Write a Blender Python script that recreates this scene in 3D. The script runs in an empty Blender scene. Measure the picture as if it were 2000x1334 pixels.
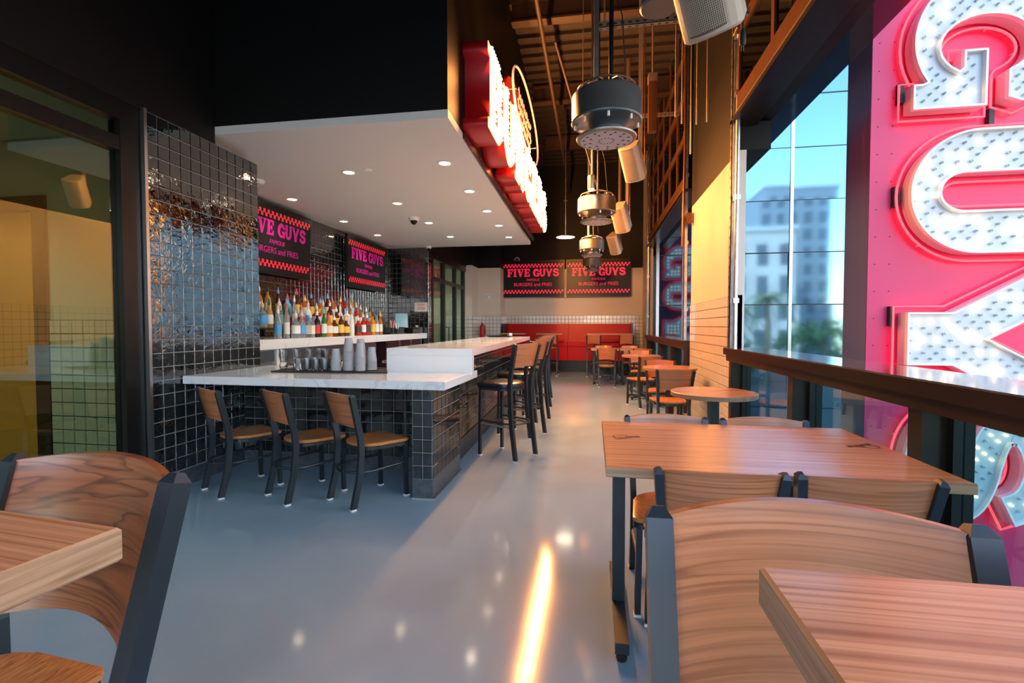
import bpy, math, random
from mathutils import Vector, Matrix
random.seed(7)
SC = bpy.context.scene
COL = SC.collection
PI = math.pi

# ------------------------------------------------------------------ camera, world, sun, exposure
cd = bpy.data.cameras.new('camera'); cam = bpy.data.objects.new('camera', cd); COL.objects.link(cam)
cd.sensor_width = 36.0; cd.lens = 950.0 / 2000.0 * 36.0; cd.clip_start = 0.02; cd.clip_end = 400
cam.location = (0, 0, 1.33)
cam.rotation_euler = (math.radians(90) - math.atan(30 / 950.0), 0, math.atan(158 / 950.0))
SC.camera = cam

world = bpy.data.worlds.new('sky'); SC.world = world; world.use_nodes = True
wn = world.node_tree; wn.nodes.clear()
wo = wn.nodes.new('ShaderNodeOutputWorld'); wb = wn.nodes.new('ShaderNodeBackground')
sk = wn.nodes.new('ShaderNodeTexSky'); sk.sky_type = 'NISHITA'; sk.sun_disc = False
SUN_EL, SUN_AZ = math.radians(42), math.radians(307)
sk.sun_elevation = SUN_EL; sk.sun_rotation = SUN_AZ; sk.air_density = 1.2; sk.dust_density = 0.6; sk.ozone_density = 2.0
wb.inputs[1].default_value = 0.6
wn.links.new(sk.outputs[0], wb.inputs[0]); wn.links.new(wb.outputs[0], wo.inputs[0])
sd = bpy.data.lights.new('sun', 'SUN'); so = bpy.data.objects.new('sun', sd); COL.objects.link(so)
sd.energy = 5.0; sd.angle = math.radians(0.6); sd.color = (1, .95, .86)
so.rotation_euler = (math.radians(48), 0, math.radians(-127))      # comes from behind the building, over the roof
SC.view_settings.view_transform = 'Standard'
SC.view_settings.look = 'None'
SC.view_settings.gamma = 1.0
SC.view_settings.use_curve_mapping = False
SC.view_settings.exposure = 1.35
SC.cycles.max_bounces = 8; SC.cycles.diffuse_bounces = 4; SC.cycles.glossy_bounces = 4
SC.cycles.transmission_bounces = 6; SC.cycles.transparent_max_bounces = 12
SC.cycles.sample_clamp_indirect = 4.0; SC.cycles.sample_clamp_direct = 0
SC.cycles.caustics_reflective = False; SC.cycles.caustics_refractive = False
SC.cycles.use_denoising = True

# ------------------------------------------------------------------ materials
def nodes_of(m):
    m.use_nodes = True
    return m.node_tree.nodes, m.node_tree.links, m.node_tree.nodes['Principled BSDF']

def mat(name, color, rough=.5, metal=0., spec=.5, coat=0., emit=None, es=0., trans=0., ior=1.5, bump=None, var=None):
    m = bpy.data.materials.new(name); n, l, b = nodes_of(m)
    b.inputs['Base Color'].default_value = (*color, 1); b.inputs['Roughness'].default_value = rough
    b.inputs['Metallic'].default_value = metal; b.inputs['Specular IOR Level'].default_value = spec
    b.inputs['Coat Weight'].default_value = coat; b.inputs['Coat Roughness'].default_value = .08
    b.inputs['Transmission Weight'].default_value = trans; b.inputs['IOR'].default_value = ior
    if emit: b.inputs['Emission Color'].default_value = (*emit, 1); b.inputs['Emission Strength'].default_value = es
    tc = n.new('ShaderNodeTexCoord')
    if bump:
        nt = n.new('ShaderNodeTexNoise'); nt.inputs['Scale'].default_value = bump[0]; nt.inputs['Detail'].default_value = 2
        bp = n.new('ShaderNodeBump'); bp.inputs['Strength'].default_value = bump[1]; bp.inputs['Distance'].default_value = bump[2]
        l.new(tc.outputs['Object'], nt.inputs['Vector']); l.new(nt.outputs['Fac'], bp.inputs['Height'])
        l.new(bp.outputs[0], b.inputs['Normal'])
    if var:
        nv = n.new('ShaderNodeTexNoise'); nv.inputs['Scale'].default_value = var[0]; nv.inputs['Detail'].default_value = 4
        mx = n.new('ShaderNodeMix'); mx.data_type = 'RGBA'
        mx.inputs[6].default_value = (*color, 1); mx.inputs[7].default_value = (*var[1], 1)
        rp = n.new('ShaderNodeValToRGB'); rp.color_ramp.elements[0].position = .4; rp.color_ramp.elements[1].position = .65
        l.new(tc.outputs['Object'], nv.inputs['Vector']); l.new(nv.outputs['Fac'], rp.inputs[0])
        l.new(rp.outputs[0], mx.inputs[0]); l.new(mx.outputs[2], b.inputs['Base Color'])
    return m

def wood(name, c1, c2, rough=.32, scale=1., coat=.3, gx=.14, dist=.1, rings=15, ys=9.):
    m = bpy.data.materials.new(name); n, l, b = nodes_of(m)
    tc = n.new('ShaderNodeTexCoord'); mp = n.new('ShaderNodeMapping'); oi = n.new('ShaderNodeObjectInfo')
    ad = n.new('ShaderNodeVectorMath'); ad.operation = 'ADD'
    ml = n.new('ShaderNodeVectorMath'); ml.operation = 'SCALE'; ml.inputs[0].default_value = (7, 3, 5)
    l.new(oi.outputs['Random'], ml.inputs['Scale'])
    l.new(tc.outputs['Object'], ad.inputs[0]); l.new(ml.outputs[0], ad.inputs[1])
    l.new(ad.outputs[0], mp.inputs[0])
    mp.inputs['Scale'].default_value = (gx * scale, ys * scale, 9 * scale)
    nz = n.new('ShaderNodeTexNoise'); nz.inputs['Scale'].default_value = 1.6; nz.inputs['Detail'].default_value = 3
    nz.inputs['Distortion'].default_value = dist
    l.new(mp.outputs[0], nz.inputs['Vector'])
    wv = n.new('ShaderNodeMath'); wv.operation = 'MULTIPLY'; wv.inputs[1].default_value = rings
    fr = n.new('ShaderNodeMath'); fr.operation = 'FRACT'
    l.new(nz.outputs['Fac'], wv.inputs[0]); l.new(wv.outputs[0], fr.inputs[0])
    mp2 = n.new('ShaderNodeMapping'); mp2.inputs['Scale'].default_value = (1.2, 150 if ys > 5 else 4, 150)
    fn = n.new('ShaderNodeTexNoise'); fn.inputs['Scale'].default_value = 1.; fn.inputs['Detail'].default_value = 2
    l.new(ad.outputs[0], mp2.inputs[0]); l.new(mp2.outputs[0], fn.inputs['Vector'])
    rp = n.new('ShaderNodeValToRGB'); e = rp.color_ramp.elements
    e[0].position = 0; e[0].color = (*c1, 1); e[1].position = 1; e[1].color = (*c1, 1)
    k = rp.color_ramp.elements.new(.62); k.color = (*c1, 1)
    k = rp.color_ramp.elements.new(.9); k.color = (*c2, 1)
    l.new(fr.outputs[0], rp.inputs[0])
    mx = n.new('ShaderNodeMix'); mx.data_type = 'RGBA'; mx.blend_type = 'MULTIPLY'
    r2 = n.new('ShaderNodeValToRGB'); r2.color_ramp.elements[0].position = .35; r2.color_ramp.elements[0].color = (.62, .55, .5, 1)
    r2.color_ramp.elements[1].position = .6
    l.new(fn.outputs['Fac'], r2.inputs[0]); mx.inputs[0].default_value = .8
    l.new(rp.outputs[0], mx.inputs[6]); l.new(r2.outputs[0], mx.inputs[7]); l.new(mx.outputs[2], b.inputs['Base Color'])
    b.inputs['Roughness'].default_value = rough; b.inputs['Coat Weight'].default_value = coat; b.inputs['Coat Roughness'].default_value = .2
    bp = n.new('ShaderNodeBump'); bp.inputs['Strength'].default_value = .12; bp.inputs['Distance'].default_value = .001
    l.new(fn.outputs['Fac'], bp.inputs['Height']); l.new(bp.outputs[0], b.inputs['Normal'])
    return m

def glaze(name, color, rough=.06, wav=.5, dist=.004, scale=26.):
    """glossy hand-made tile: each tile gets its own waviness"""
    m = bpy.data.materials.new(name); n, l, b = nodes_of(m)
    tc = n.new('ShaderNodeTexCoord'); oi = n.new('ShaderNodeObjectInfo')
    ml = n.new('ShaderNodeVectorMath'); ml.operation = 'SCALE'; ml.inputs[0].default_value = (31, 17, 23)
    ad = n.new('ShaderNodeVectorMath'); ad.operation = 'ADD'
    l.new(oi.outputs['Random'], ml.inputs['Scale']); l.new(tc.outputs['Object'], ad.inputs[0]); l.new(ml.outputs[0], ad.inputs[1])
    nt = n.new('ShaderNodeTexNoise'); nt.inputs['Scale'].default_value = scale; nt.inputs['Detail'].default_value = 2.5
    nt.inputs['Distortion'].default_value = .6
    l.new(ad.outputs[0], nt.inputs['Vector'])
    bp = n.new('ShaderNodeBump'); bp.inputs['Strength'].default_value = wav; bp.inputs['Distance'].default_value = dist
    l.new(nt.outputs['Fac'], bp.inputs['Height']); l.new(bp.outputs[0], b.inputs['Normal'])
    b.inputs['Base Color'].default_value = (*color, 1); b.inputs['Roughness'].default_value = rough
    b.inputs['Specular IOR Level'].default_value = .8; b.inputs['Coat Weight'].default_value = 1 if 'black' in name else .2; b.inputs['Coat IOR'].default_value = 1.9; b.inputs['Coat Roughness'].default_value = .03
    l.new(bp.outputs[0], b.inputs['Coat Normal'])
    return m

def pane_mat(name, tint, refl_ior=1.9, mixin=None):
    m = bpy.data.materials.new(name); m.use_nodes = True; n, l = m.node_tree.nodes, m.node_tree.links; n.clear()
    o = n.new('ShaderNodeOutputMaterial'); t = n.new('ShaderNodeBsdfTransparent'); g = n.new('ShaderNodeBsdfGlossy')
    t.inputs[0].default_value = (*tint, 1); g.inputs['Roughness'].default_value = 0.0; g.inputs[0].default_value = (.9, 1, .96, 1)
    f = n.new('ShaderNodeFresnel'); mx = n.new('ShaderNodeMixShader'); ge = n.new('ShaderNodeNewGeometry')
    mr = n.new('ShaderNodeMapRange'); mr.inputs[3].default_value = refl_ior; mr.inputs[4].default_value = 1/refl_ior
    l.new(ge.outputs['Backfacing'], mr.inputs[0]); l.new(mr.outputs[0], f.inputs[0])      # same reflectance on both faces of the pane
    l.new(f.outputs[0], mx.inputs[0]); l.new(t.outputs[0], mx.inputs[1]); l.new(g.outputs[0], mx.inputs[2]); l.new(mx.outputs[0], o.inputs[0])
    return m

M = {}
M['oak'] = wood('oak veneer', (.52, .185, .075), (.37, .12, .045), ys=.5, rings=11)
M['oak_top'] = wood('oak table top', (.70, .35, .18), (.50, .22, .10), rough=.26, scale=.8, coat=.4)
M['oak_seat'] = wood('oak seat', (.66, .27, .09), (.46, .16, .045))
M['oak_dark'] = wood('walnut stained back', (.36, .11, .04), (.16, .045, .018), scale=.8, gx=.9, dist=.8, rings=11, ys=.8)
M['oak_edge'] = wood('table edge', (.44, .25, .14), (.34, .18, .09), rough=.5, ys=.5)
M['steel'] = mat('charcoal powder coated steel', (.028, .034, .042), .35, .3, .5, bump=(400, .05, .0005))
M['steel_lt'] = mat('brushed steel bar', (.55, .53, .5), .3, 1)
M['galv'] = mat('galvanised steel', (.55, .57, .6), .32, 1, bump=(60, .2, .001), var=(14, (.42, .43, .46)))
M['stainless'] = mat('stainless steel', (.6, .61, .62), .28, 1)
M['alu'] = mat('brushed aluminium can', (.27, .26, .25), .38, 1, bump=(200, .05, .0005))
M['aludark'] = mat('grey painted metal', (.16, .18, .19), .35, .7, bump=(300, .08, .0005))
M['vinyl'] = mat('black vinyl', (.012, .014, .018), .28, 0, .6, bump=(90, .1, .002))
M['black'] = mat('black paint', (.0035, .0035, .0035), .55, 0, .25)
M['frame'] = mat('black storefront frame', (.012, .012, .012), .3, .4)
M['bronze'] = mat('dark bronze aluminium', (.035, .022, .017), .3, .5)
M['bronze2'] = mat('bronze door rail', (.16, .07, .03), .35, .6)
M['white'] = mat('white ceiling paint', (.72, .71, .7), .6, bump=(120, .05, .0005))
M['cream'] = mat('cream wall paint', (.68, .64, .57), .6, bump=(160, .08, .0006))
M['floor'] = None
M['red'] = mat('red vinyl', (.5, .001, .003), .32, 0, .2, coat=0, bump=(7, .12, .01))
M['redmetal'] = mat('red sign metal', (.55, .008, .012), .4)
M['pink'] = mat('red sign face', (.66, .03, .12), .42, 0, .4, bump=(9, .05, .004))
M['purple'] = mat('sign return', (.09, .015, .05), .35)
M['letterwhite'] = mat('white letter pan', (.52, .545, .57), .35, 0, .5, bump=(16, .06, .003))
M['rim'] = mat('white letter rim', (.85, .82, .8), .35)
M['neon'] = mat('red neon tube', (.9, .05, .05), .3, emit=(1, .035, .05), es=1.8)
M['bulb_off'] = mat('clear bulb', (.4, .5, .56), .08, .2, .8)
M['bulb_on'] = mat('warm bulb', (1, .8, .5), .3, emit=(1, .66, .32), es=4)
M['sign_glow'] = mat('lit letter pan', (.10, .03, .01), .5, emit=(1, .34, .05), es=2.6)
M['sign_bulb'] = mat('marquee bulb', (1, .9, .7), .3, emit=(1, .5, .15), es=14)
M['neon_off'] = mat('pale neon tube', (.8, .45, .35), .3, emit=(1, .35, .2), es=.25)
M['lamp'] = mat('downlight lens', (1, .9, .8), .3, emit=(1, .78, .55), es=8)
M['tile_black'] = glaze('black glazed tile', (.008, .010, .011), .04, .4, .007, 15.)
M['tile_bar'] = glaze('black glazed base tile', (.008, .010, .011), .09, .3, .004, 14.)
M['tile_bar'].node_tree.nodes['Principled BSDF'].inputs['Coat Weight'].default_value = 0
M['tile_field'] = glaze('black glazed tile field', (.008, .010, .011), .09, .4, .005, 13.)
M['tile_white'] = glaze('white glazed tile', (.7, .69, .66), .16, .15, .003)
M['tile_grey'] = mat('grey base tile', (.06, .07, .08), .4, bump=(80, .3, .002), var=(20, (.1, .11, .12)))
M['grout_l'] = mat('light grout', (.34, .35, .36), .8)
M['grout_d'] = mat('dark grout', (.03, .03, .03), .8)
M['screen'] = mat('screen glass', (.008, .008, .008), .34, 0, .25)
M['s_red'] = mat('lit screen red', (.3, 0, .02), .4, emit=(.8, .012, .06), es=.34)
M['s_mag'] = mat('lit screen magenta', (.3, 0, .1), .3, emit=(.5, .01, .2), es=.2)
M['s_or'] = mat('lit screen scarlet', (.3, 0, .02), .3, emit=(.85, .035, .04), es=.26)
M['ink'] = mat('black ink', (.01, .01, .01), .5)
M['inkred'] = mat('red ink', (.5, .05, .05), .5)
M['paper'] = mat('paper', (.7, .7, .68), .6)
M['clear'] = mat('drinking glass', (.95, .97, 1), .02, 0, .5, trans=1, ior=1.45)
M['plastic'] = mat('clear plastic cup', (.95, .97, 1), .1, 0, .6, trans=.6, ior=1.15)
M['rubber'] = mat('black rubber', (.01, .01, .01), .6)
M['amber_reflection'] = mat('amber reflection colour', (.85, .36, .06), .5)  # reflection of the warm-lit pier painted as lobby wall and door colour
M['darkwood'] = mat('dark stained door frame', (.03, .015, .008), .4)
M['maroon'] = mat('maroon cabinet', (.05, .018, .02), .35)
M['glass_green'] = pane_mat('green tinted glass', (.5, .62, .52), 1.9)
M['glass_teal'] = pane_mat('teal low glass', (.62, .82, .84), 1.45)
M['glass_dark'] = pane_mat('raised door glass', (.10, .13, .10), 1.6)
M['mirrorglass'] = mat('blue mirror glass', (.11, .20, .275), .05, 1, .5, bump=(.8, .06, .02))
M['chrome'] = mat('bright mullion', (.5, .58, .65), .2, 1)
M['speaker'] = mat('tan speaker shell', (.45, .38, .3), .45)
M['grille'] = mat('perforated grille', (.1, .075, .05), .5, .4)
M['deck'] = mat('ceiling deck', (.016, .011, .009), .7, bump=(9, .4, .02))
M['asphalt'] = mat('asphalt', (.08, .08, .085), .9, bump=(30, .5, .02), var=(1.5, (.12, .12, .12)))
M['stucco'] = mat('pale stucco', (.8, .72, .64), .8, var=(.4, (.7, .6, .54)))
M['stucco2'] = mat('grey stucco', (.34, .36, .38), .8)
M['trim_white'] = mat('white cornice', (.8, .78, .74), .7)
M['bark'] = mat('palm trunk', (.22, .15, .1), .9, bump=(14, 1, .05))
M['leaf'] = mat('palm leaf', (.09, .17, .04), .5, var=(3, (.2, .28, .07)))
M['hedge'] = mat('hedge leaf', (.03, .09, .02), .6, var=(5, (.1, .18, .05)))
M['stone'] = mat('plaza stone', (.5, .48, .45), .7)

def quartz():
    m = bpy.data.materials.new('white quartz'); n, l, b = nodes_of(m)
    tc = n.new('ShaderNodeTexCoord'); nz = n.new('ShaderNodeTexNoise'); nz.inputs['Scale'].default_value = 1.3
    nz.inputs['Detail'].default_value = 6; nz.inputs['Distortion'].default_value = 1.6
    s = n.new('ShaderNodeMath'); s.operation = 'SUBTRACT'; s.inputs[1].default_value = .5
    a = n.new('ShaderNodeMath'); a.operation = 'ABSOLUTE'
    rp = n.new('ShaderNodeValToRGB'); e = rp.color_ramp.elements
    e[0].position = 0; e[0].color = (.64, .65, .66, 1); e[1].position = .012; e[1].color = (.8, .81, .82, 1)
    l.new(tc.outputs['Object'], nz.inputs['Vector']); l.new(nz.outputs['Fac'], s.inputs[0]); l.new(s.outputs[0], a.inputs[0])
    l.new(a.outputs[0], rp.inputs[0]); l.new(rp.outputs[0], b.inputs['Base Color'])
    b.inputs['Roughness'].default_value = .1
    return m
M['quartz'] = quartz()

def epoxy():
    m = bpy.data.materials.new('grey blue epoxy floor'); n, l, b = nodes_of(m)
    tc = n.new('ShaderNodeTexCoord'); nz = n.new('ShaderNodeTexNoise'); nz.inputs['Scale'].default_value = .9
    nz.inputs['Detail'].default_value = 5; nz.inputs['Distortion'].default_value = .5
    rp = n.new('ShaderNodeValToRGB'); e = rp.color_ramp.elements
    e[0].position = .35; e[0].color = (.27, .385, .48, 1); e[1].position = .7; e[1].color = (.32, .44, .54, 1)
    l.new(tc.outputs['Object'], nz.inputs['Vector']); l.new(nz.outputs['Fac'], rp.inputs[0])
    # fine dark scuffs
    mp = n.new('ShaderNodeMapping'); mp.inputs['Scale'].default_value = (5, 16, 1); mp.inputs['Rotation'].default_value = (0, 0, .6)
    sc = n.new('ShaderNodeTexNoise'); sc.inputs['Scale'].default_value = 2.2; sc.inputs['Detail'].default_value = 6; sc.inputs['Roughness'].default_value = .75
    l.new(tc.outputs['Object'], mp.inputs[0]); l.new(mp.outputs[0], sc.inputs['Vector'])
    r2 = n.new('ShaderNodeValToRGB'); r2.color_ramp.elements[0].position = .26; r2.color_ramp.elements[0].color = (.35, .35, .35, 1)
    r2.color_ramp.elements[1].position = .31
    l.new(sc.outputs['Fac'], r2.inputs[0])
    mx = n.new('ShaderNodeMix'); mx.data_type = 'RGBA'; mx.blend_type = 'MULTIPLY'; mx.inputs[0].default_value = .8
    l.new(rp.outputs[0], mx.inputs[6]); l.new(r2.outputs[0], mx.inputs[7]); l.new(mx.outputs[2], b.inputs['Base Color'])
    rr = n.new('ShaderNodeMapRange'); rr.inputs[3].default_value = .06; rr.inputs[4].default_value = .13
    l.new(nz.outputs['Fac'], rr.inputs[0]); l.new(rr.outputs[0], b.inputs['Roughness'])
    bp = n.new('ShaderNodeBump'); bp.inputs['Strength'].default_value = .08; bp.inputs['Distance'].default_value = .01
    l.new(nz.outputs['Fac'], bp.inputs['Height']); l.new(bp.outputs[0], b.inputs['Normal'])
    b.inputs['Specular IOR Level'].default_value = .35
    return m
M['floor'] = epoxy()

# ------------------------------------------------------------------ mesh builder
class MB:
    def __init__(s): s.v = []; s.f = []; s.mi = []; s.cur = 0; s.sm = []; s.smooth = False
    def add(s, vs, fs, smooth=None):
        o = len(s.v); s.v += [tuple(v) for v in vs]
        for f in fs: s.f.append([o + i for i in f]); s.mi.append(s.cur); s.sm.append(s.smooth if smooth is None else smooth)
        return s
    def box(s, x0, x1, y0, y1, z0, z1):
        return s.add([(x0,y0,z0),(x1,y0,z0),(x1,y1,z0),(x0,y1,z0),(x0,y0,z1),(x1,y0,z1),(x1,y1,z1),(x0,y1,z1)],
                     [(0,3,2,1),(4,5,6,7),(0,1,5,4),(1,2,6,5),(2,3,7,6),(3,0,4,7)])
    def prism(s, pts, z0, z1):
        """pts: (x,y) outline, counter-clockwise"""
        n = len(pts)
        vs = [(x, y, z0) for x, y in pts] + [(x, y, z1) for x, y in pts]
        fs = [tuple(reversed(range(n))), tuple(range(n, 2*n))] + [(i, (i+1) % n, n+(i+1) % n, n+i) for i in range(n)]
        return s.add(vs, fs)
    def bprism(s, pts, z0, z1, c=.003):
        """prism with a small chamfer along its upper and lower edge"""
        cx = sum(p[0] for p in pts)/len(pts); cy = sum(p[1] for p in pts)/len(pts)
        def ins(p):
            d = math.hypot(p[0]-cx, p[1]-cy) or 1
            return (p[0]-(p[0]-cx)/d*c*1.3, p[1]-(p[1]-cy)/d*c*1.3)
        inn = [ins(p) for p in pts]; n = len(pts)
        rings = [[(x, y, z0) for x, y in inn], [(x, y, z0+c) for x, y in pts], [(x, y, z1-c) for x, y in pts], [(x, y, z1) for x, y in inn]]
        vs = sum(rings, []); fs = [tuple(reversed(range(n))), tuple(range(3*n, 4*n))]
        for r in range(3):
            for i in range(n): fs.append((r*n+i, r*n+(i+1) % n, (r+1)*n+(i+1) % n, (r+1)*n+i))
        return s.add(vs, fs)
    def sweep(s, path, w, d=None, side=(1, 0, 0), seg=4, closed=False, cap=True, smooth=None):
        """rectangular (w along side, d across) or round (d None) tube along a path"""
        P = [Vector(p) for p in path]; n = len(P); rings = []
        for i in range(n):
            if closed: t = P[(i+1) % n] - P[i-1]
            else: t = P[min(i+1, n-1)] - P[max(i-1, 0)]
            t.normalize(); sv = Vector(side)
            sv = sv - t*sv.dot(t)
            if sv.length < 1e-3: sv = Vector((0, 1, 0)) - t*t.y
            if sv.length < 1e-3: sv = Vector((0, 0, 1)) - t*t.z
            sv.normalize(); nv = t.cross(sv)
            if d is None:
                k = max(seg, 6); ring = [P[i] + sv*w*math.cos(2*PI*j/k) + nv*w*math.sin(2*PI*j/k) for j in range(k)]
            else:
                ring = [P[i] + sv*a*w/2 + nv*b*d/2 for a, b in ((-1,-1),(1,-1),(1,1),(-1,1))]
            rings.append(ring)
        k = len(rings[0]); vs = sum(rings, []); fs = []
        for i in range(n if closed else n-1):
            a = i*k; b = ((i+1) % n)*k
            for j in range(k): fs.append((a+j, a+(j+1) % k, b+(j+1) % k, b+j))
        if not closed and cap: fs += [tuple(reversed(range(k))), tuple(range((n-1)*k, n*k))]
        return s.add(vs, fs, (d is None) if smooth is None else smooth)
    def lathe(s, prof, seg=20, c=(0, 0, 0), axis='z', smooth=True, caps=True):
        vs = []; fs = []; n = len(prof)
        for r, z in prof:
            for j in range(seg):
                a = 2*PI*j/seg; p = (r*math.cos(a), r*math.sin(a), z)
                if axis == 'y': p = (p[0], p[2], p[1])
                if axis == 'x': p = (p[2], p[0], p[1])
                vs.append((p[0]+c[0], p[1]+c[1], p[2]+c[2]))
        for i in range(n-1):
            for j in range(seg): fs.append((i*seg+j, i*seg+(j+1) % seg, (i+1)*seg+(j+1) % seg, (i+1)*seg+j))
        if caps and prof[0][0] > 1e-6: fs.append(tuple(reversed(range(seg))))
        if caps and prof[-1][0] > 1e-6: fs.append(tuple(range((n-1)*seg, n*seg)))
        return s.add(vs, fs, smooth)
    def mesh(s, name, mats):
        me = bpy.data.meshes.new(name); me.from_pydata(s.v, [], s.f)
        mats = mats if isinstance(mats, (list, tuple)) else [mats]
        for m in mats: me.materials.append(m)
        me.polygons.foreach_set('material_index', s.mi); me.polygons.foreach_set('use_smooth', s.sm)
        if any(s.sm): me.set_sharp_from_angle(angle=math.radians(38))
        me.update(); return me
    def build(s, name, mats, parent=None, loc=None, rot=None):
        return link(name, s.mesh(name, mats), parent, loc, rot)

def link(name, data, parent=None, loc=None, rot=None):
    o = bpy.data.objects.new(name, data); COL.objects.link(o)
    if parent: o.parent = parent
    if loc: o.location = loc
    if rot: o.rotation_euler = rot
    return o
def tag(o, label=None, cat=None, group=None, kind=None):
    if label: o['label'] = label
    if cat: o['category'] = cat
    if group: o['group'] = group
    if kind: o['kind'] = kind
    return o
def thing(name, label, cat, loc=(0, 0, 0), rz=0, group=None):
    return tag(link(name, None, None, loc, (0, 0, rz)), label, cat, group)
def struct(name, mb, m, parent=None):
    o = mb.build(name, m, parent)
    if not parent: o['kind'] = 'structure'
    return o
def copy_tree(o, parent=None):
    c = o.copy(); COL.objects.link(c); c.parent = parent
    for ch in list(o.children): copy_tree(ch, c)
    return c
def box(*a): return MB().box(*a)
def ordinal(i): return ['first','second','third','fourth','fifth','sixth','seventh','eighth','ninth','tenth','eleventh','twelfth','thirteenth','fourteenth','fifteenth','sixteenth','seventeenth','eighteenth','nineteenth','twentieth'][i]

# tiles: one shared little tile mesh, laid out as single objects on a recessed grout bed
def tile_mesh(name, w, h, m, t=.006, c=.0035):
    a = MB()
    a.add([(-w/2,0,-h/2),(w/2,0,-h/2),(w/2,0,h/2),(-w/2,0,h/2),
           (-w/2+c,-t,-h/2+c),(w/2-c,-t,-h/2+c),(w/2-c,-t,h/2-c),(-w/2+c,-t,h/2-c)],
          [(4,5,6,7),(0,1,5,4),(1,2,6,5),(2,3,7,6),(3,0,4,7)])
    return a.mesh(name, m)
TM = {}
def tiles(parent, origin, udir, nu, nv, pu, pv, m, mf, g=.004, limit=300, order=None, name='tile', tilt=.006, skip=None):
    """tiles on a vertical plane: origin = lower corner, udir = unit horizontal direction, outward normal = (uy,-ux)"""
    u = Vector((udir[0], udir[1], 0)); o0 = Vector(origin); rz = math.atan2(udir[1], udir[0])
    key = (round(pu, 4), round(pv, 4), m.name)
    if key not in TM: TM[key] = tile_mesh(name, pu-g, pv-g, m)
    cells = [(i, j) for i in range(nu) for j in range(nv) if not (skip and skip(i, j))]
    if order: cells.sort(key=order)
    for i, j in cells[:limit]:
        p = o0 + u*(i+.5)*pu + Vector((0, 0, (j+.5)*pv))
        link(name, TM[key], parent, p, (random.uniform(-tilt, tilt), 0, rz + random.uniform(-tilt, tilt)))
    if len(cells) > limit:
        a = MB(); w = pu-g; h = pv-g; c = .0035; t = .006; nrm = Vector((udir[1], -udir[0], 0))
        for i, j in cells[limit:]:
            p = o0 + u*(i+.5)*pu + Vector((0, 0, (j+.5)*pv)); tx = random.uniform(-tilt, tilt)*w/2; tz = random.uniform(-tilt, tilt)*h/2
            q = [p + u*sx*w/2 + Vector((0,0,sz*h/2)) for sx, sz in ((-1,-1),(1,-1),(1,1),(-1,1))]
            r = [p + u*sx*(w/2-c) + Vector((0,0,sz*(h/2-c))) + nrm*(t + sx*tx + sz*tz) for sx, sz in ((-1,-1),(1,-1),(1,1),(-1,1))]
            a.add(q+r, [(4,5,6,7),(0,1,5,4),(1,2,6,5),(2,3,7,6),(3,0,4,7)])
        tag(a.build(name+'_field', mf, parent), kind='stuff')

# ------------------------------------------------------------------ lettering
def arc(cx, cy, rx, ry, a0, a1, n=14):
    return [(cx+rx*math.cos(math.radians(a0+(a1-a0)*i/n)), cy+ry*math.sin(math.radians(a0+(a1-a0)*i/n))) for i in range(n+1)]
def stroke(cl, w):
    L = []; R = []; n = len(cl)
    for i in range(n):
        a = cl[max(i-1, 0)]; b = cl[min(i+1, n-1)]; dx, dy = b[0]-a[0], b[1]-a[1]; d = math.hypot(dx, dy)
        ww = w(i/(n-1)) if callable(w) else w
        nx, ny = -dy/d*ww/2, dx/d*ww/2; L.append((cl[i][0]+nx, cl[i][1]+ny)); R.append((cl[i][0]-nx, cl[i][1]-ny))
    return L + R[::-1]
def smooth(P, n=4):
    out = []
    for i in range(len(P)-1):
        a, b, c, d = P[max(i-1, 0)], P[i], P[i+1], P[min(i+2, len(P)-1)]
        for k in range(n):
            t = k/n; out.append(tuple(.5*(2*b[q]+(c[q]-a[q])*t+(2*a[q]-5*b[q]+4*c[q]-d[q])*t*t+(3*b[q]-a[q]-3*c[q]+d[q])*t**3) for q in (0, 1)))
    return out+[P[-1]]
S_LINE = smooth([(.74,.68),(.68,.79),(.57,.86),(.42,.885),(.26,.855),(.145,.77),(.135,.665),(.21,.585),(.36,.535),(.52,.50),(.67,.435),(.74,.33),(.70,.21),(.59,.135),(.43,.115),(.27,.14),(.15,.215),(.09,.34)])
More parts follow.
